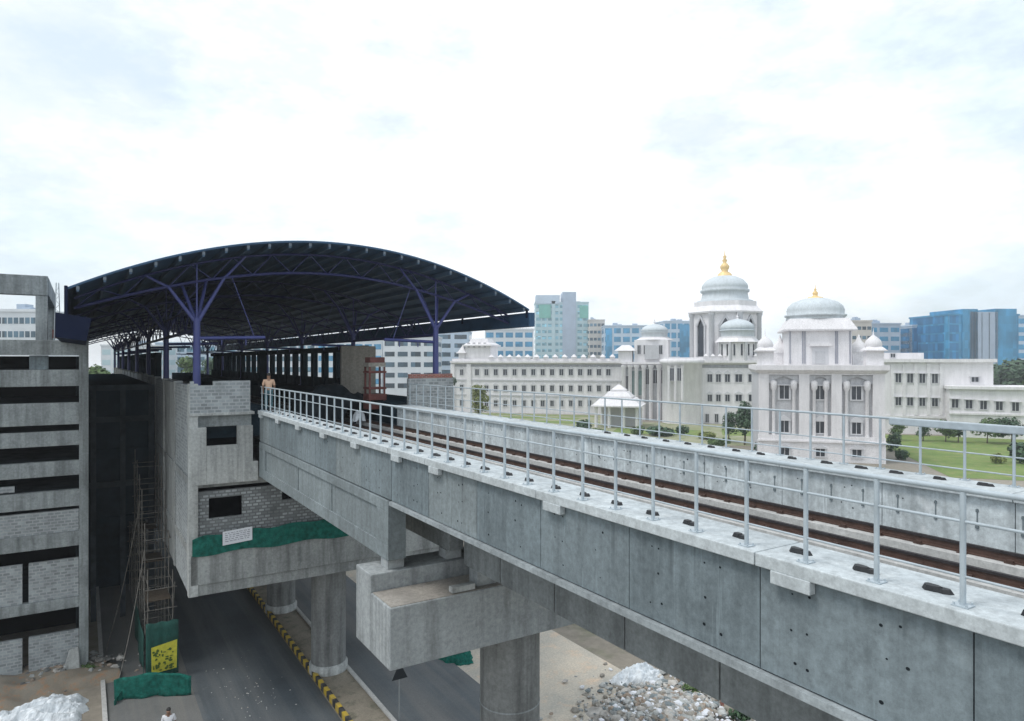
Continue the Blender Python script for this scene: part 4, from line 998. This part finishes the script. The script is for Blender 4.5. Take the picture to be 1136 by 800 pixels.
# main tower: octagonal drum with niches
cx = F3.px(804, None, 14)[0]; cy = 14.0; KM = F3.px(804, None, 14)[2]; m2 = KM/FPX
zt = H(-(349-400)*m2); rD = 36*m2/cos(pi/8)*.97
mb = MB(); mb.lathe(cx, cy, [(rD, 15.6), (rD, zt)], 8, smooth=False, rot=PA*0); mb.build('tower_wall', 'white', HALL)
for i in range(8):                                   # corner shafts and niches
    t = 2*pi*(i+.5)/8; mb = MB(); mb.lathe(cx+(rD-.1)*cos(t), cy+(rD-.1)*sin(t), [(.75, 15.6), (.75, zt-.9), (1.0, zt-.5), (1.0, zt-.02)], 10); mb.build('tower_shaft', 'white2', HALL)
    t = 2*pi*i/8; ap = rD*cos(pi/8)+.03; ux, uy = -sin(t), cos(t); nx, ny = cos(t), sin(t)
    mb = MB(); 
    def fp(a, d_, z): return (cx+nx*(ap+d_)+ux*a, cy+ny*(ap+d_)+uy*a, z)
    w_ = 1.15; z0, z1 = 17.4, zt-3.4
    poly = [(-w_, z0), (w_, z0), (w_, z1), (w_*.62, z1+1.1), (0, z1+2.0), (-w_*.62, z1+1.1), (-w_, z1)]
    k = len(poly); mb.add([fp(a, -.2, z) for a, z in poly]+[fp(a, .04, z) for a, z in poly], [tuple(range(k, 2*k))]+[(j, (j+1) % k, k+(j+1) % k, k+j) for j in range(k)]); mb.build('niche', 'pane', HALL)
    mb = MB()
    for sx in (-1, 1):
        P = [fp(sx*(w_+.05), 0, z0-.4), fp(sx*(w_+.6), 0, z0-.4), fp(sx*(w_+.6), .35, z0-.4), fp(sx*(w_+.05), .35, z0-.4)]
        P += [(q[0], q[1], z1) for q in P]
        mb.hexa(P if sx > 0 else [P[1], P[0], P[3], P[2], P[5], P[4], P[7], P[6]])
    mb.add([fp(-w_-.8, .02, z1), fp(w_+.8, .02, z1), fp(0, .02, z1+2.9), fp(-w_-.8, .4, z1), fp(w_+.8, .4, z1), fp(0, .4, z1+2.9), fp(-w_, .4, z1), fp(w_, .4, z1), fp(0, .4, z1+2.1)], [(3, 6, 8, 5), (7, 4, 5, 8), (0, 3, 5, 2), (4, 1, 2, 5), (0, 1, 7, 6)])
    mb.build('niche_frame', 'white2', HALL)
he = (349-336)*m2; hd = (336-306)*m2; rd = 24.5*m2
mb = MB(); mb.lathe(cx, cy, [(rD*1.10, zt), (rD*1.12, zt+.4), (rD*.93, zt+he*.62), (rD*.93, zt+he)], 8, smooth=False); mb.build('eave', 'white', HALL)
mb = MB(); z = zt+he
mb.lathe(cx, cy, [(rd*1.22, z), (rd*1.22, z+hd*.06), (rd*1.04, z+hd*.1), (rd*.98, z+hd*.36), (rd*1.06, z+hd*.38), (rd*1.08, z+hd*.46), (rd*.98, z+hd*.48), (rd*1.02, z+hd*.56), (rd*.97, z+hd*.68), (rd*.80, z+hd*.84), (rd*.5, z+hd*.96), (rd*.25, z+hd)], 36); mb.build('dome', 'dome', HALL)
s = (306-277)*m2/1.45; zf = z+hd
mb = MB(); mb.lathe(cx, cy, [(s*.42, zf-.2), (s*.36, zf+s*.10), (s*.16, zf+s*.25), (s*.24, zf+s*.42), (s*.26, zf+s*.52), (s*.14, zf+s*.68), (s*.08, zf+s*.74), (s*.15, zf+s*.84), (s*.06, zf+s*.95), (s*.11, zf+s*1.05), (s*.03, zf+s*1.15), (s*.01, zf+s*1.45)], 16); mb.build('finial', 'gold', HALL)
# small domed kiosk in front of the tower
cx2 = F3.px(818, None, 3.5)[0]; 
mb = MB(); mb.lathe(cx2, 3.8, [(4.9, 16.3), (4.9, 21.0)], 8, smooth=False); mb.build('kiosk_wall', 'white', HALL)
for i in range(8):
    t = 2*pi*(i+.5)/8; mb = MB(); mb.lathe(cx2+4.85*cos(t), 3.8+4.85*sin(t), [(.4, 16.3), (.4, 21)], 8); mb.build('kiosk_column', 'white2', HALL)
    t = 2*pi*i/8
    mb = MB(); ap = 4.9*cos(pi/8)+.02
    for a in (-.9, .9): mb.tube((cx2+cos(t)*ap-sin(t)*a, 3.8+sin(t)*ap+cos(t)*a, 17.6), (cx2+cos(t)*ap-sin(t)*a, 3.8+sin(t)*ap+cos(t)*a, 20.5), .22, 6)
    mb.build('kiosk_slot', 'pane', HALL)
domed(HALL, cx2, 3.8, 21.0, 4.1, 4.6, 1.5, 1.38, 8, 1.3)
# front pavilion -----------------------------------------------------------------------
F4 = pframe(911, 110)
PV = thing('domed_pavilion', 'foremost white palace pavilion of three recessed bays under a large pale dome', 'palace pavilion', (0, 0, 0), F4)
P4 = lambda px, py, yl=0: F4.px(px, py, yl)
xa, xb = P4(842, 0)[0], P4(982, 0)[0]; ztop = P4(911, 409)[1]; zr0 = P4(911, 484)[1]; zr1 = P4(911, 416)[1]
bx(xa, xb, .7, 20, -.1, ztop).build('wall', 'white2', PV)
bx(xa-.1, xb+.1, -.05, .69, -.1, zr0).build('plinth_wall', 'white', PV)
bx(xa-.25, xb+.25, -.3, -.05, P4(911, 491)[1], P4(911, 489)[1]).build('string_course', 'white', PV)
bx(xa, xb, 0, .69, zr1, ztop).build('frieze', 'white', PV)
for a, c in ((842, 853), (886.5, 898), (922.5, 934), (968.5, 982)): bx(P4(a, 0)[0], P4(c, 0)[0], 0, .69, zr0+.002, zr1-.002).build('pier', 'white', PV)
for a, c in ((853, 886.5), (898, 922.5), (934, 968.5)):      # bracket columns inside each recess
    for q, s_ in ((a, 1), (c, -1)):
        x = P4(q, 0)[0]+s_*.75; mb = MB(); mb.lathe(x, .45, [(.32, zr0), (.28, zr0+1), (.26, zr1-2.6), (.5, zr1-2.2), (.55, zr1-1.2), (.3, zr1-.9)], 12); mb.build('bay_column', 'white', PV)
    x0, x1 = P4(a, 0)[0], P4(c, 0)[0]; mid = (x0+x1)/2
    mb = MB(); mb.prism_y([(x0, zr1-.05), (x0, zr1-1.6), (x0+.5, zr1-1.0), (mid-.8, zr1-.55), (mid, zr1-.25), (mid+.8, zr1-.55), (x1-.5, zr1-1.0), (x1, zr1-1.6), (x1, zr1-.05)][::-1], .3, .6); mb.build('bay_arch', 'white2', PV)
mb = MB(); x0, x1 = xa-.5, xb+.5; zc_ = ztop
mb.box(x0, x1, -.75, 21, zc_-.25, zc_+.55); mb.hexa([(x0+.4, -.1, zc_-.8), (x1-.4, -.1, zc_-.8), (x1-.4, 20.4, zc_-.8), (x0+.4, 20.4, zc_-.8), (x0, -.7, zc_-.26), (x1, -.7, zc_-.26), (x1, 21, zc_-.26), (x0, 21, zc_-.26)]); mb.build('cornice', 'white', PV)
for i, px in enumerate((870, 909.5, 950)):
    window(PV, F4, px, 435+i*.5, 8.5, 14, .7, 'shade'); window(PV, F4, px, 473+i, 8, 12, .7, 'hood')
    window(PV, F4, px+.5, 501+i, 8, 8, -.05, 'hood')
# drum with indigo-grey slots
xa, xb = P4(874.5, 0, 4)[0], P4(945, 0, 4)[0]; zd0 = ztop+.5; zd1 = P4(911, 367, 4)[1]; cx = (xa+xb)/2; hw = (xb-xa)/2; cy = 4+hw
bx(xa, xb, 4, 4+2*hw, zd0, zd1).build('tower_wall', 'white', PV)
for px in (876.5, 890.5, 893, 927, 929, 943): x = P4(px, 0, 4)[0]; bx(x-.09, x+.09, 3.9, 3.998, zd0+.3, zd1-.1).build('tower_strip', 'ink', PV)
bx(P4(898, 0, 4)[0], P4(922, 0, 4)[0], 3.5, 3.99, P4(911, 384, 4)[1], P4(911, 381, 4)[1]).build('niche_canopy', 'white', PV)
bx(P4(901, 0, 4)[0], P4(919, 0, 4)[0], 3.93, 3.997, zd0+.2, P4(911, 385, 4)[1]).build('niche', 'wframe', PV)
bx(P4(904.5, 0, 4)[0], P4(915.5, 0, 4)[0], 3.88, 3.925, zd0+.3, P4(911, 390, 4)[1]).build('lattice', 'white2', PV)
km = P4(910, 0, 4)[2]/FPX
he = (367-353)*km; mb = MB(); mb.taper(cx, cy, zd1, zd1+.25, hw+.75, hw+.75, hw+.8, hw+.8); mb.taper(cx, cy, zd1+.25, zd1+he, hw+.75, hw+.75, hw-.35, hw-.35); mb.build('eave', 'white', PV)
rd = 31*km; hd = (353-328)*km; z = zd1+he
mb = MB(); mb.lathe(cx, cy, [(rd*1.02, z), (rd*1.0, z+hd*.12), (rd*1.07, z+hd*.14), (rd*1.07, z+hd*.22), (rd*.98, z+hd*.24), (rd*1.0, z+hd*.42), (rd*.94, z+hd*.62), (rd*.78, z+hd*.80), (rd*.5, z+hd*.93), (rd*.2, z+hd*1.02)], 40); mb.build('dome', 'dome', PV)
s = (331-315)*km/1.4; zf = z+hd
mb = MB(); mb.lathe(cx, cy, [(s*.8, zf-.1), (s*.7, zf+s*.1), (s*.35, zf+s*.16), (s*.2, zf+s*.3), (s*.28, zf+s*.45), (s*.24, zf+s*.6), (s*.09, zf+s*.75), (s*.15, zf+s*.86), (s*.05, zf+s*1.0), (s*.01, zf+s*1.4)], 14); mb.build('finial', 'gold', PV)
for px in (849, 969.5):
    x = P4(px, 0, 1.5)[0]; mb = MB(); z0 = ztop+.5
    mb.taper(x, 1.9, z0, z0+2.3, 1.25, 1.25, 1.25, 1.25); mb.taper(x, 1.9, z0+2.3, z0+2.5, 1.7, 1.7, 1.7, 1.7); mb.taper(x, 1.9, z0+2.5, z0+3.0, 1.6, 1.6, 1.1, 1.1); mb.lathe(x, 1.9, [(1.2, z0+3.0), (1.3, z0+3.4), (1.1, z0+4.0), (.5, z0+4.6), (.12, z0+4.9), (.02, z0+6)], 16); mb.build('corner_turret', 'white', PV)
for px in (866, 954):
    x = P4(px, 0, 12)[0]; mb = MB(); z0 = ztop+.5; mb.taper(x, 13, z0, z0+2.2, 1.2, 1.2, 1.2, 1.2); mb.lathe(x, 13, [(1.5, z0+2.2), (1.5, z0+2.9), (1.2, z0+3.6), (.5, z0+4.2), (.05, z0+5.4)], 16); mb.build('corner_turret', 'white', PV)
# right wing ----------------------------------------------------------------------------
F5 = pframe(1040, 150)
RW = thing('palace_wing', 'plain white two-row wing right of the front pavilion, ending before the blue glass offices', 'palace wing', (0, 0, 0), F5)
xa, xb = F5.px(975)[0], F5.px(1102)[0]; zt = F5.px(1040, 402)[1]
bx(xa, xb, 0, 16, -.1, zt).build('wall', 'white', RW); bx(xa, xb+.5, -.7, 16.5, zt, zt+.75).build('cornice', 'white', RW)
bx(F5.px(980)[0], F5.px(1031)[0], 4, 12, zt+.75, F5.px(1000, 391.5, 4)[1]).build('roof_block', 'white', RW)
for px, dy in ((996.5, 0), (1009.5, .4), (1023, .8), (1037, 1.2)): window(RW, F5, px, 419.3+dy*.5, 5.0, 9.5, 0, 'shade'); window(RW, F5, px, 445+dy, 5.0, 8.5, 0, 'shade')
window(RW, F5, 1081.5, 421, 6, 5, 0, 'shade'); window(RW, F5, 990.5, 394.5, 4, 4, 4.0)
for px in (990, 1003, 1016, 1030, 1044): x = F5.px(px)[0]; bx(x-.35, x+.35, -.2, .02, 4.2, zt-.3).build('pilaster', 'white', RW)
bx(xa, xb, -.35, .02, 3.6, 4.1).build('string_course', 'white', RW)
F6 = Frame(F5.w(F5.px(1090, None, -5)[0], -5)[0], F5.w(F5.px(1090, None, -5)[0], -5)[1], R(-24))
LW = thing('palace_wing', 'low white single-row wing at the right edge, in front of the two-row wing', 'palace wing', (0, 0, 0), F6)
xa, xb = F6.px(1053)[0], F6.px(1215)[0]; zt = F6.px(1090, 432)[1]
bx(xa, xb, 0, 12, -.1, zt).build('wall', 'white', LW); bx(xa-.4, xb, -.6, 12.3, zt, zt+.6).build('cornice', 'white', LW)
for i, px in enumerate((1059.5, 1075, 1091, 1108.5, 1126.5, 1145, 1165)): window(LW, F6, px, 447.5+i*.9, 5.4, 9, 0, 'shade')
bx(xa, xb, -.3, .02, zt-5.4, zt-5.0).build('string_course', 'white', LW)
# entrance porch pavilion ------------------------------------------------------------------
F7 = Frame((684-CX)/FPX*165, 165, PA)
PP = thing('porch_pavilion', 'white open garden porch with a stepped pyramid roof on columns', 'pavilion', (0, 0, 0), F7)
m7 = 165/FPX; zb = H(-(451.5-400)*m7); za = H(-(425-400)*m7); hw = 26.5*m7; tot = za-zb
mb = MB(); mb.taper(0, hw*.8, zb, zb+.35, hw+.3, hw+.3, hw+.3, hw+.3); mb.taper(0, hw*.8, zb+.352, zb+tot*.34, hw, hw, hw*.72, hw*.72); mb.taper(0, hw*.8, zb+tot*.342, zb+tot*.42, hw*.62, hw*.62, hw*.62, hw*.62)
mb.taper(0, hw*.8, zb+tot*.422, zb+tot*.62, hw*.58, hw*.58, hw*.40, hw*.40); mb.taper(0, hw*.8, zb+tot*.622, zb+tot*.70, hw*.33, hw*.33, hw*.33, hw*.33); mb.taper(0, hw*.8, zb+tot*.702, zb+tot*.9, hw*.3, hw*.3, hw*.06, hw*.06); mb.taper(0, hw*.8, zb+tot*.9, za, .15, .15, .05, .05)
mb.build('roof', 'white', PP)
for a in (-.85, -.3, .3, .85):
    for c in (-.85, .85): mb = MB(); mb.lathe(a*hw, hw*.8+c*hw, [(.42, -.1), (.36, zb-.5), (.6, zb-.02)], 12); mb.build('column', 'white', PP)
bx(-hw*.7, hw*.7, hw*.9, hw*1.5, -.1, zb-.05).build('back_wall', 'wframe', PP)

#==CITY==
# ------------------------------------------------------------------ city behind
M['c_teal'] = plain('teal_cladding', (.42, .56, .60), .5, var=.1, sc=.2); M['c_lblue'] = plain('pale_blue_cladding', (.48, .58, .68), .5, var=.1, sc=.2)  # city walls coloured paler in place of part of the distance haze
M['c_beige'] = plain('beige_render', (.55, .52, .48), .8, var=.1, sc=.2); M['c_white'] = plain('white_render', (.62, .66, .69), .8, var=.1, sc=.2)
M['c_blue'] = glassgrid('blue_curtain_wall', (.045, .23, .40), 1.6, 3.6, .12); M['c_blue2'] = glassgrid('deep_blue_curtain_wall', (.02, .15, .31), 1.6, 3.6, .16)
M['c_grey'] = plain('blue_grey_panel', (.37, .45, .55), .5, var=.1, sc=.2); M['c_glass'] = glassgrid('office_glass', (.08, .17, .23), 2.4, 3.6, .5); M['c_green'] = plain('green_panel', (.16, .42, .36), .5, var=.1, sc=.3)
M['c_tealg'] = glassgrid('teal_office_glass', (.16, .33, .40), 2.4, 3.6, .4)
M['c_glassd'] = glassgrid('dark_office_glass', (.04, .08, .11), 2.4, 3.6, .6)
def city(label, px0, px1, py, Y, wall, glass, floors, frac=.5, yaw=0.0, depth=18, cols=0, cat='office building', extra=None, group=None):
    F = Frame(((px0+px1)/2-CX)/FPX*Y, Y, R(yaw)); m_ = Y/FPX
    root = thing('office_building', label, cat, (0, 0, 0), F, group)
    x0, x1 = F.px(px0)[0], F.px(px1)[0]; zt = H(-(py-400)*m_)
    bx(x0, x1, 0, depth, -.1, zt).build('wall', wall, root)
    bx(x0-.3, x1+.3, -.3, depth+.3, zt+.003, zt+.7).build('roof_slab', wall, root)
    fh = max(3.4, zt/floors); k = 0; z = zt-fh*.75-.4; proto = None
    while z > max(1, zt-fh*floors) and k < 14:
        if proto is None:
            mb = MB()
            cols = cols or max(4, int((x1-x0)/5))
            if cols:
                cw = (x1-x0)/cols
                for c in range(cols): mb.box(x0+cw*(c+.12), x0+cw*(c+.88), -.06, .1, z, z+fh*frac)
            else: mb.box(x0+.5, x1-.5, -.06, .1, z, z+fh*frac)
            mb.box(x1-.1, x1+.06, depth*.1, depth*.9, z, z+fh*frac); mb.box(x0-.06, x0+.1, depth*.1, depth*.9, z, z+fh*frac)
            proto = mb.build('window_band', glass, root); zp = z
        else: copy_part(proto, root, (0, 0, z-zp))
        z -= fh; k += 1
    for (a, b_, t, dz, mt, nm) in (extra or []):
        xa, xb = F.px(a)[0], F.px(b_)[0]; bx(xa, xb, -.5, depth*.8, dz and H(-(dz-400)*m_) or -.1, H(-(t-400)*m_)).build(nm, mt, root)
    mb = MB(); w_ = x1-x0
    for q in range(3): a = x0+w_*random.uniform(.1, .8); mb.box(a, a+min(3, w_*.15), depth*.3+q, depth*.3+q+3, zt+.7, zt+1.6+q*.5)
    mb.build('roof_plant', 'c_grey', root); return root
city('tall pale teal tower block with a raised lift core and green corner panels', 594, 653, 336, 470, 'c_teal', 'c_tealg', 13, .5, 0, 24, 9,
     extra=[(594.5, 621, 327.5, 337, 'c_lblue', 'top_block'), (598, 611, 338, 353, 'c_green', 'panel'), (624, 639, 324, 0, 'c_grey', 'lift_core'), (643, 652.5, 339, 353, 'c_green', 'panel'), (612, 616, 334, 0, 'c_teal', 'fin')])
city('narrow beige block squeezed right of the tall teal tower', 654, 671, 355.5, 460, 'c_beige', 'c_glassd', 9, .4, 0, 20, 4)
city('long low blue glass office behind the palace wing roofline', 670, 720, 362, 430, 'c_lblue', 'c_blue', 7, .6, -4, 25, 0, extra=[(672, 679, 366, 0, 'c_blue', 'stair_core')])
city('blue glass office just left of the main golden-spired dome', 737, 772, 357, 450, 'c_lblue', 'c_blue', 7, .62, 3, 25, 5, extra=[(754, 766, 360, 0, 'c_blue', 'stair_core')])
city('pale office with teal window bands behind the left end of the palace wing', 538, 592, 366, 330, 'c_white', 'c_blue', 7, .55, 0, 25, 5)
city('blue-grey office showing between the roof edge and the palace wing', 484, 520, 368, 340, 'c_lblue', 'c_glassd', 7, .5, 0, 25, 2)
city('pale office block with small paired windows seen under the right end of the roof', 425, 483, 374, 280, 'c_white', 'c_glassd', 6, .45, 0, 25, 4)
city('beige tower stub right behind the front pavilion dome', 945, 967, 357, 300, 'c_beige', 'c_glassd', 8, .35, 0, 18, 4)
city('blue-grey striped office right of the front pavilion dome', 962, 999, 360, 310, 'c_grey', 'c_blue', 8, .5, 6, 18, 3)
city('small pale block between the striped office and blue glass offices', 999, 1014, 368, 330, 'c_white', 'c_blue', 7, .5, 0, 15, 2)
city('squat deep blue glass office with a patterned pale front', 1012, 1054, 362, 320, 'c_lblue', 'c_blue2', 9, .55, 5, 20, 9, extra=[(1012, 1024, 364, 0, 'c_blue2', 'glass_corner')])
city('large blue glass office with a grey ribbed middle at the right edge', 1052, 1130, 350, 300, 'c_blue', 'c_blue2', 9, .82, 4, 26, 0,
     extra=[(1067, 1084, 343, 0, 'c_blue', 'glass_block'), (1075, 1106, 346, 0, 'c_grey', 'ribbed_core'), (1103, 1127, 342.5, 0, 'c_blue', 'glass_block'), (1080, 1081, 347, 0, 'c_glassd', 'rib'), (1088, 1089, 347, 0, 'c_glassd', 'rib'), (1096, 1097, 347, 0, 'c_glassd', 'rib')])
city('blue office cut by the right edge of the picture', 1128, 1185, 351, 330, 'c_lblue', 'c_blue', 9, .6, 0, 20)
city('white block of flats with small dark windows beyond the rooftop frame', -30, 40, 346, 170, 'c_white', 'c_glassd', 9, .45, 0, 20, 11)
city('pale teal office seen through the station columns', 112, 172, 384, 300, 'c_white', 'c_teal', 5, .5, 0, 20, 5)
city('green-grey office deep behind the station platforms', 172, 262, 381, 330, 'c_lblue', 'c_glass', 5, .5, 0, 20, 8)
city('pale office glimpsed under the middle of the station roof', 270, 350, 379, 320, 'c_white', 'c_glass', 5, .45, 0, 20, 8)
city('white office glimpsed under the roof left of the red formwork', 352, 424, 377, 300, 'c_white', 'c_blue', 5, .45, 0, 20, 7)
# ------------------------------------------------------------------ gardens and trees
sheet('lawn', -16, 60, -62, -3, .03, 'lawn', F5)
sheet('garden', -60, 34, -46, -1, .012, 'garden', F3)
sheet('garden', -40, 30, -34, -1.5, .016, 'garden', F1)
for i, (a, b_, c, d_) in enumerate(((-26, 18, -30, -24), (-24, 16, -18, -13), (-26, 20, -8, -5))): sheet('lawn', a, b_, c, d_, .022+.004*i, 'lawn', F1)
for i, (a, b_, c, d_) in enumerate(((-22, -2, -30, -18), (2, 14, -28, -14))): sheet('lawn', a, b_, c, d_, .018+.004*i, 'lawn', F3)
T = lambda px, Y: ((px-CX)/FPX*Y, Y)
tree('garden_tree', 'small rounded olive tree before the left end of the palace wing', T(530.5, 168), 10.8, 2.7, 'leafC', n=1500, seed=1, low=.12, trunk=.18)
tree('garden_tree', 'dense dark tree beside the left flank of the front pavilion', T(826, 132), 9.4, 2.6, 'leafB', n=1700, seed=2, low=.02, trunk=.2)
tree('garden_tree', 'dark bushy tree just left of the darkest one by the pavilion', T(808, 136), 6.6, 2.2, 'leafB', n=900, seed=3, low=.05, trunk=.14)
labs = ('small dark tree at the lawn edge nearest the pavilion', 'second small tree along the wall behind the lawn', 'widest of the small trees along the wall behind the lawn', 'small tree behind the lawn, left of the wall corner', 'leafy tree before the low wing, right of the wall corner', 'large shrubby tree before the low wing by the right edge')
for i, (px, h, c) in enumerate(((997, 3.9, 1.7), (1024, 3.6, 1.6), (1049, 4.4, 2.5), (1063, 4.2, 2.0), (1095, 5.0, 2.6), (1122, 5.4, 3.2))):
    tree('lawn_tree', labs[i], T(px, 139-i*1.2), h, c, 'leafB' if i % 2 else 'leafA', 'small trees along the lawn', n=800, seed=20+i, low=.22, trunk=.12)
shl = ('round shrub against the right corner of the pavilion', 'low shrub in front of the round one at the pavilion corner', 'dark clipped shrub at the lower right end of the lawn', 'yellow-green shrub at the lower end of the lawn')
for i, (px, Y, r, h, mt) in enumerate(((994, 122, 1.6, 3.6, 'leafB'), (1000, 112, 1.3, 1.9, 'leafB'), (1132, 108, 2.6, 3.6, 'leafB'), (1108, 108, 1.3, 1.6, 'leafC'))):
    shrub('shrub', shl[i], T(px, Y), r, h, mt, 'shrubs round the lawn', seed=40+i)
gd = [(548, 172, 2.2, 1.8, 'leafC', 'olive shrub right of the small rounded tree'), (563, 160, 1.8, 1.2, 'leafA', 'low green shrub before the middle of the palace wing'), (585, 165, 2.4, 1.5, 'leafC', 'wide olive shrub before the middle of the palace wing'), (607, 158, 2.2, 1.8, 'leafA', 'green shrub left of the garden porch, farther one'),
      (629, 150, 2.4, 1.8, 'leafB', 'dark shrub left of the garden porch, nearer one'), (648, 158, 2.2, 2.6, 'leafB', 'tall dark shrub touching the porch on its left'), (664, 146, 2.0, 1.9, 'leafA', 'green shrub under the left corner of the porch'), (708, 150, 1.8, 1.9, 'leafA', 'green shrub under the right corner of the porch'),
      (733, 148, 3.4, 2.1, 'leafB', 'wide dark hedge shrub right of the porch'), (757, 150, 2.0, 2.2, 'leafB', 'dark round shrub before the round bay'), (784, 142, 2.6, 1.6, 'leafC', 'olive shrub before the central hall'), (797, 128, 2.4, 1.8, 'leafA', 'green shrub left of the dark trees'), (845, 118, 1.5, 2.4, 'leafB', 'dark shrub at the left foot of the front pavilion')]
for i, (px, Y, r, h, mt, lab) in enumerate(gd): shrub('shrub', lab, T(px, Y), r, h, mt, 'shrubs in the palace garden', seed=60+i, n=420)
# trees on the skyline
sk = [(1112, 230, 15, 8, 'leafB', 'big dark tree behind the low wing, left of the pair at the right edge'), (1134, 225, 17, 9, 'leafB', 'big dark tree behind the low wing at the right edge'), (1160, 220, 16, 9, 'leafA', 'tree beyond the right edge behind the low wing'), (104, 150, 15.5, 5, 'leafA', 'bright green tree in the gap left of the station columns'),
      (744, 240, 17.5, 3.5, 'leafB', 'dark treetop above the roof between small dome and main dome'), (212, 210, 18, 5, 'leafA', 'green tree seen through the station left of the near column'), (238, 200, 18, 5, 'leafB', 'green tree seen through the station right of the near column'), (492, 200, 13, 4, 'leafB', 'dark tree between the block wall and palace wing end'), (590, 300, 18, 5, 'leafB', 'treetop before the tall teal tower'), (660, 300, 18, 4, 'leafB', 'treetop before the narrow beige block')]
for i, (px, Y, h, c, mt, lab) in enumerate(sk): tree('tall_tree', lab, T(px, Y), h, c, mt, 'trees behind the palace and station', n=1600, seed=80+i, trunk=.3, low=.25)
# cars parked by the garden
def car(label, px, Y, yaw, mat):
    F = Frame((px-CX)/FPX*Y, Y, R(yaw)); root = thing('parked_car', label, 'car', (0, 0, 0), F, 'cars parked in the palace garden')
    mb = MB(); mb.prism_y([(-2.1, .3), (2.1, .3), (2.15, .75), (1.2, .9), (.6, 1.42), (-1.0, 1.45), (-1.75, .95), (-2.15, .85)], -.85, .85); mb.build('body', mat, root, bevel=.06)
    for sx in (-1.3, 1.3):
        for sy in (-.8, .8): mb = MB(); mb.tube((sx, sy-.1, .32), (sx, sy+.1, .32), .32, 14); mb.build('wheel', 'rubber', root)
    mb = MB(); mb.prism_y([(-1.4, .95), (1.0, .95), (.55, 1.36), (-.95, 1.38)], -.86, .86); mb.build('window', 'pane', root)
M['carw'] = plain('white_car_paint', (.7, .7, .72), .3); M['cark'] = plain('dark_car_paint', (.02, .022, .025), .3); M['carr'] = plain('maroon_car_paint', (.12, .02, .02), .3)
car('white car parked beside the garden porch', 672, 138, 10, 'carw'); car('black car parked just right of the garden porch', 695, 134, -20, 'cark'); car('maroon car parked right of the black car', 712, 131, -20, 'carr')
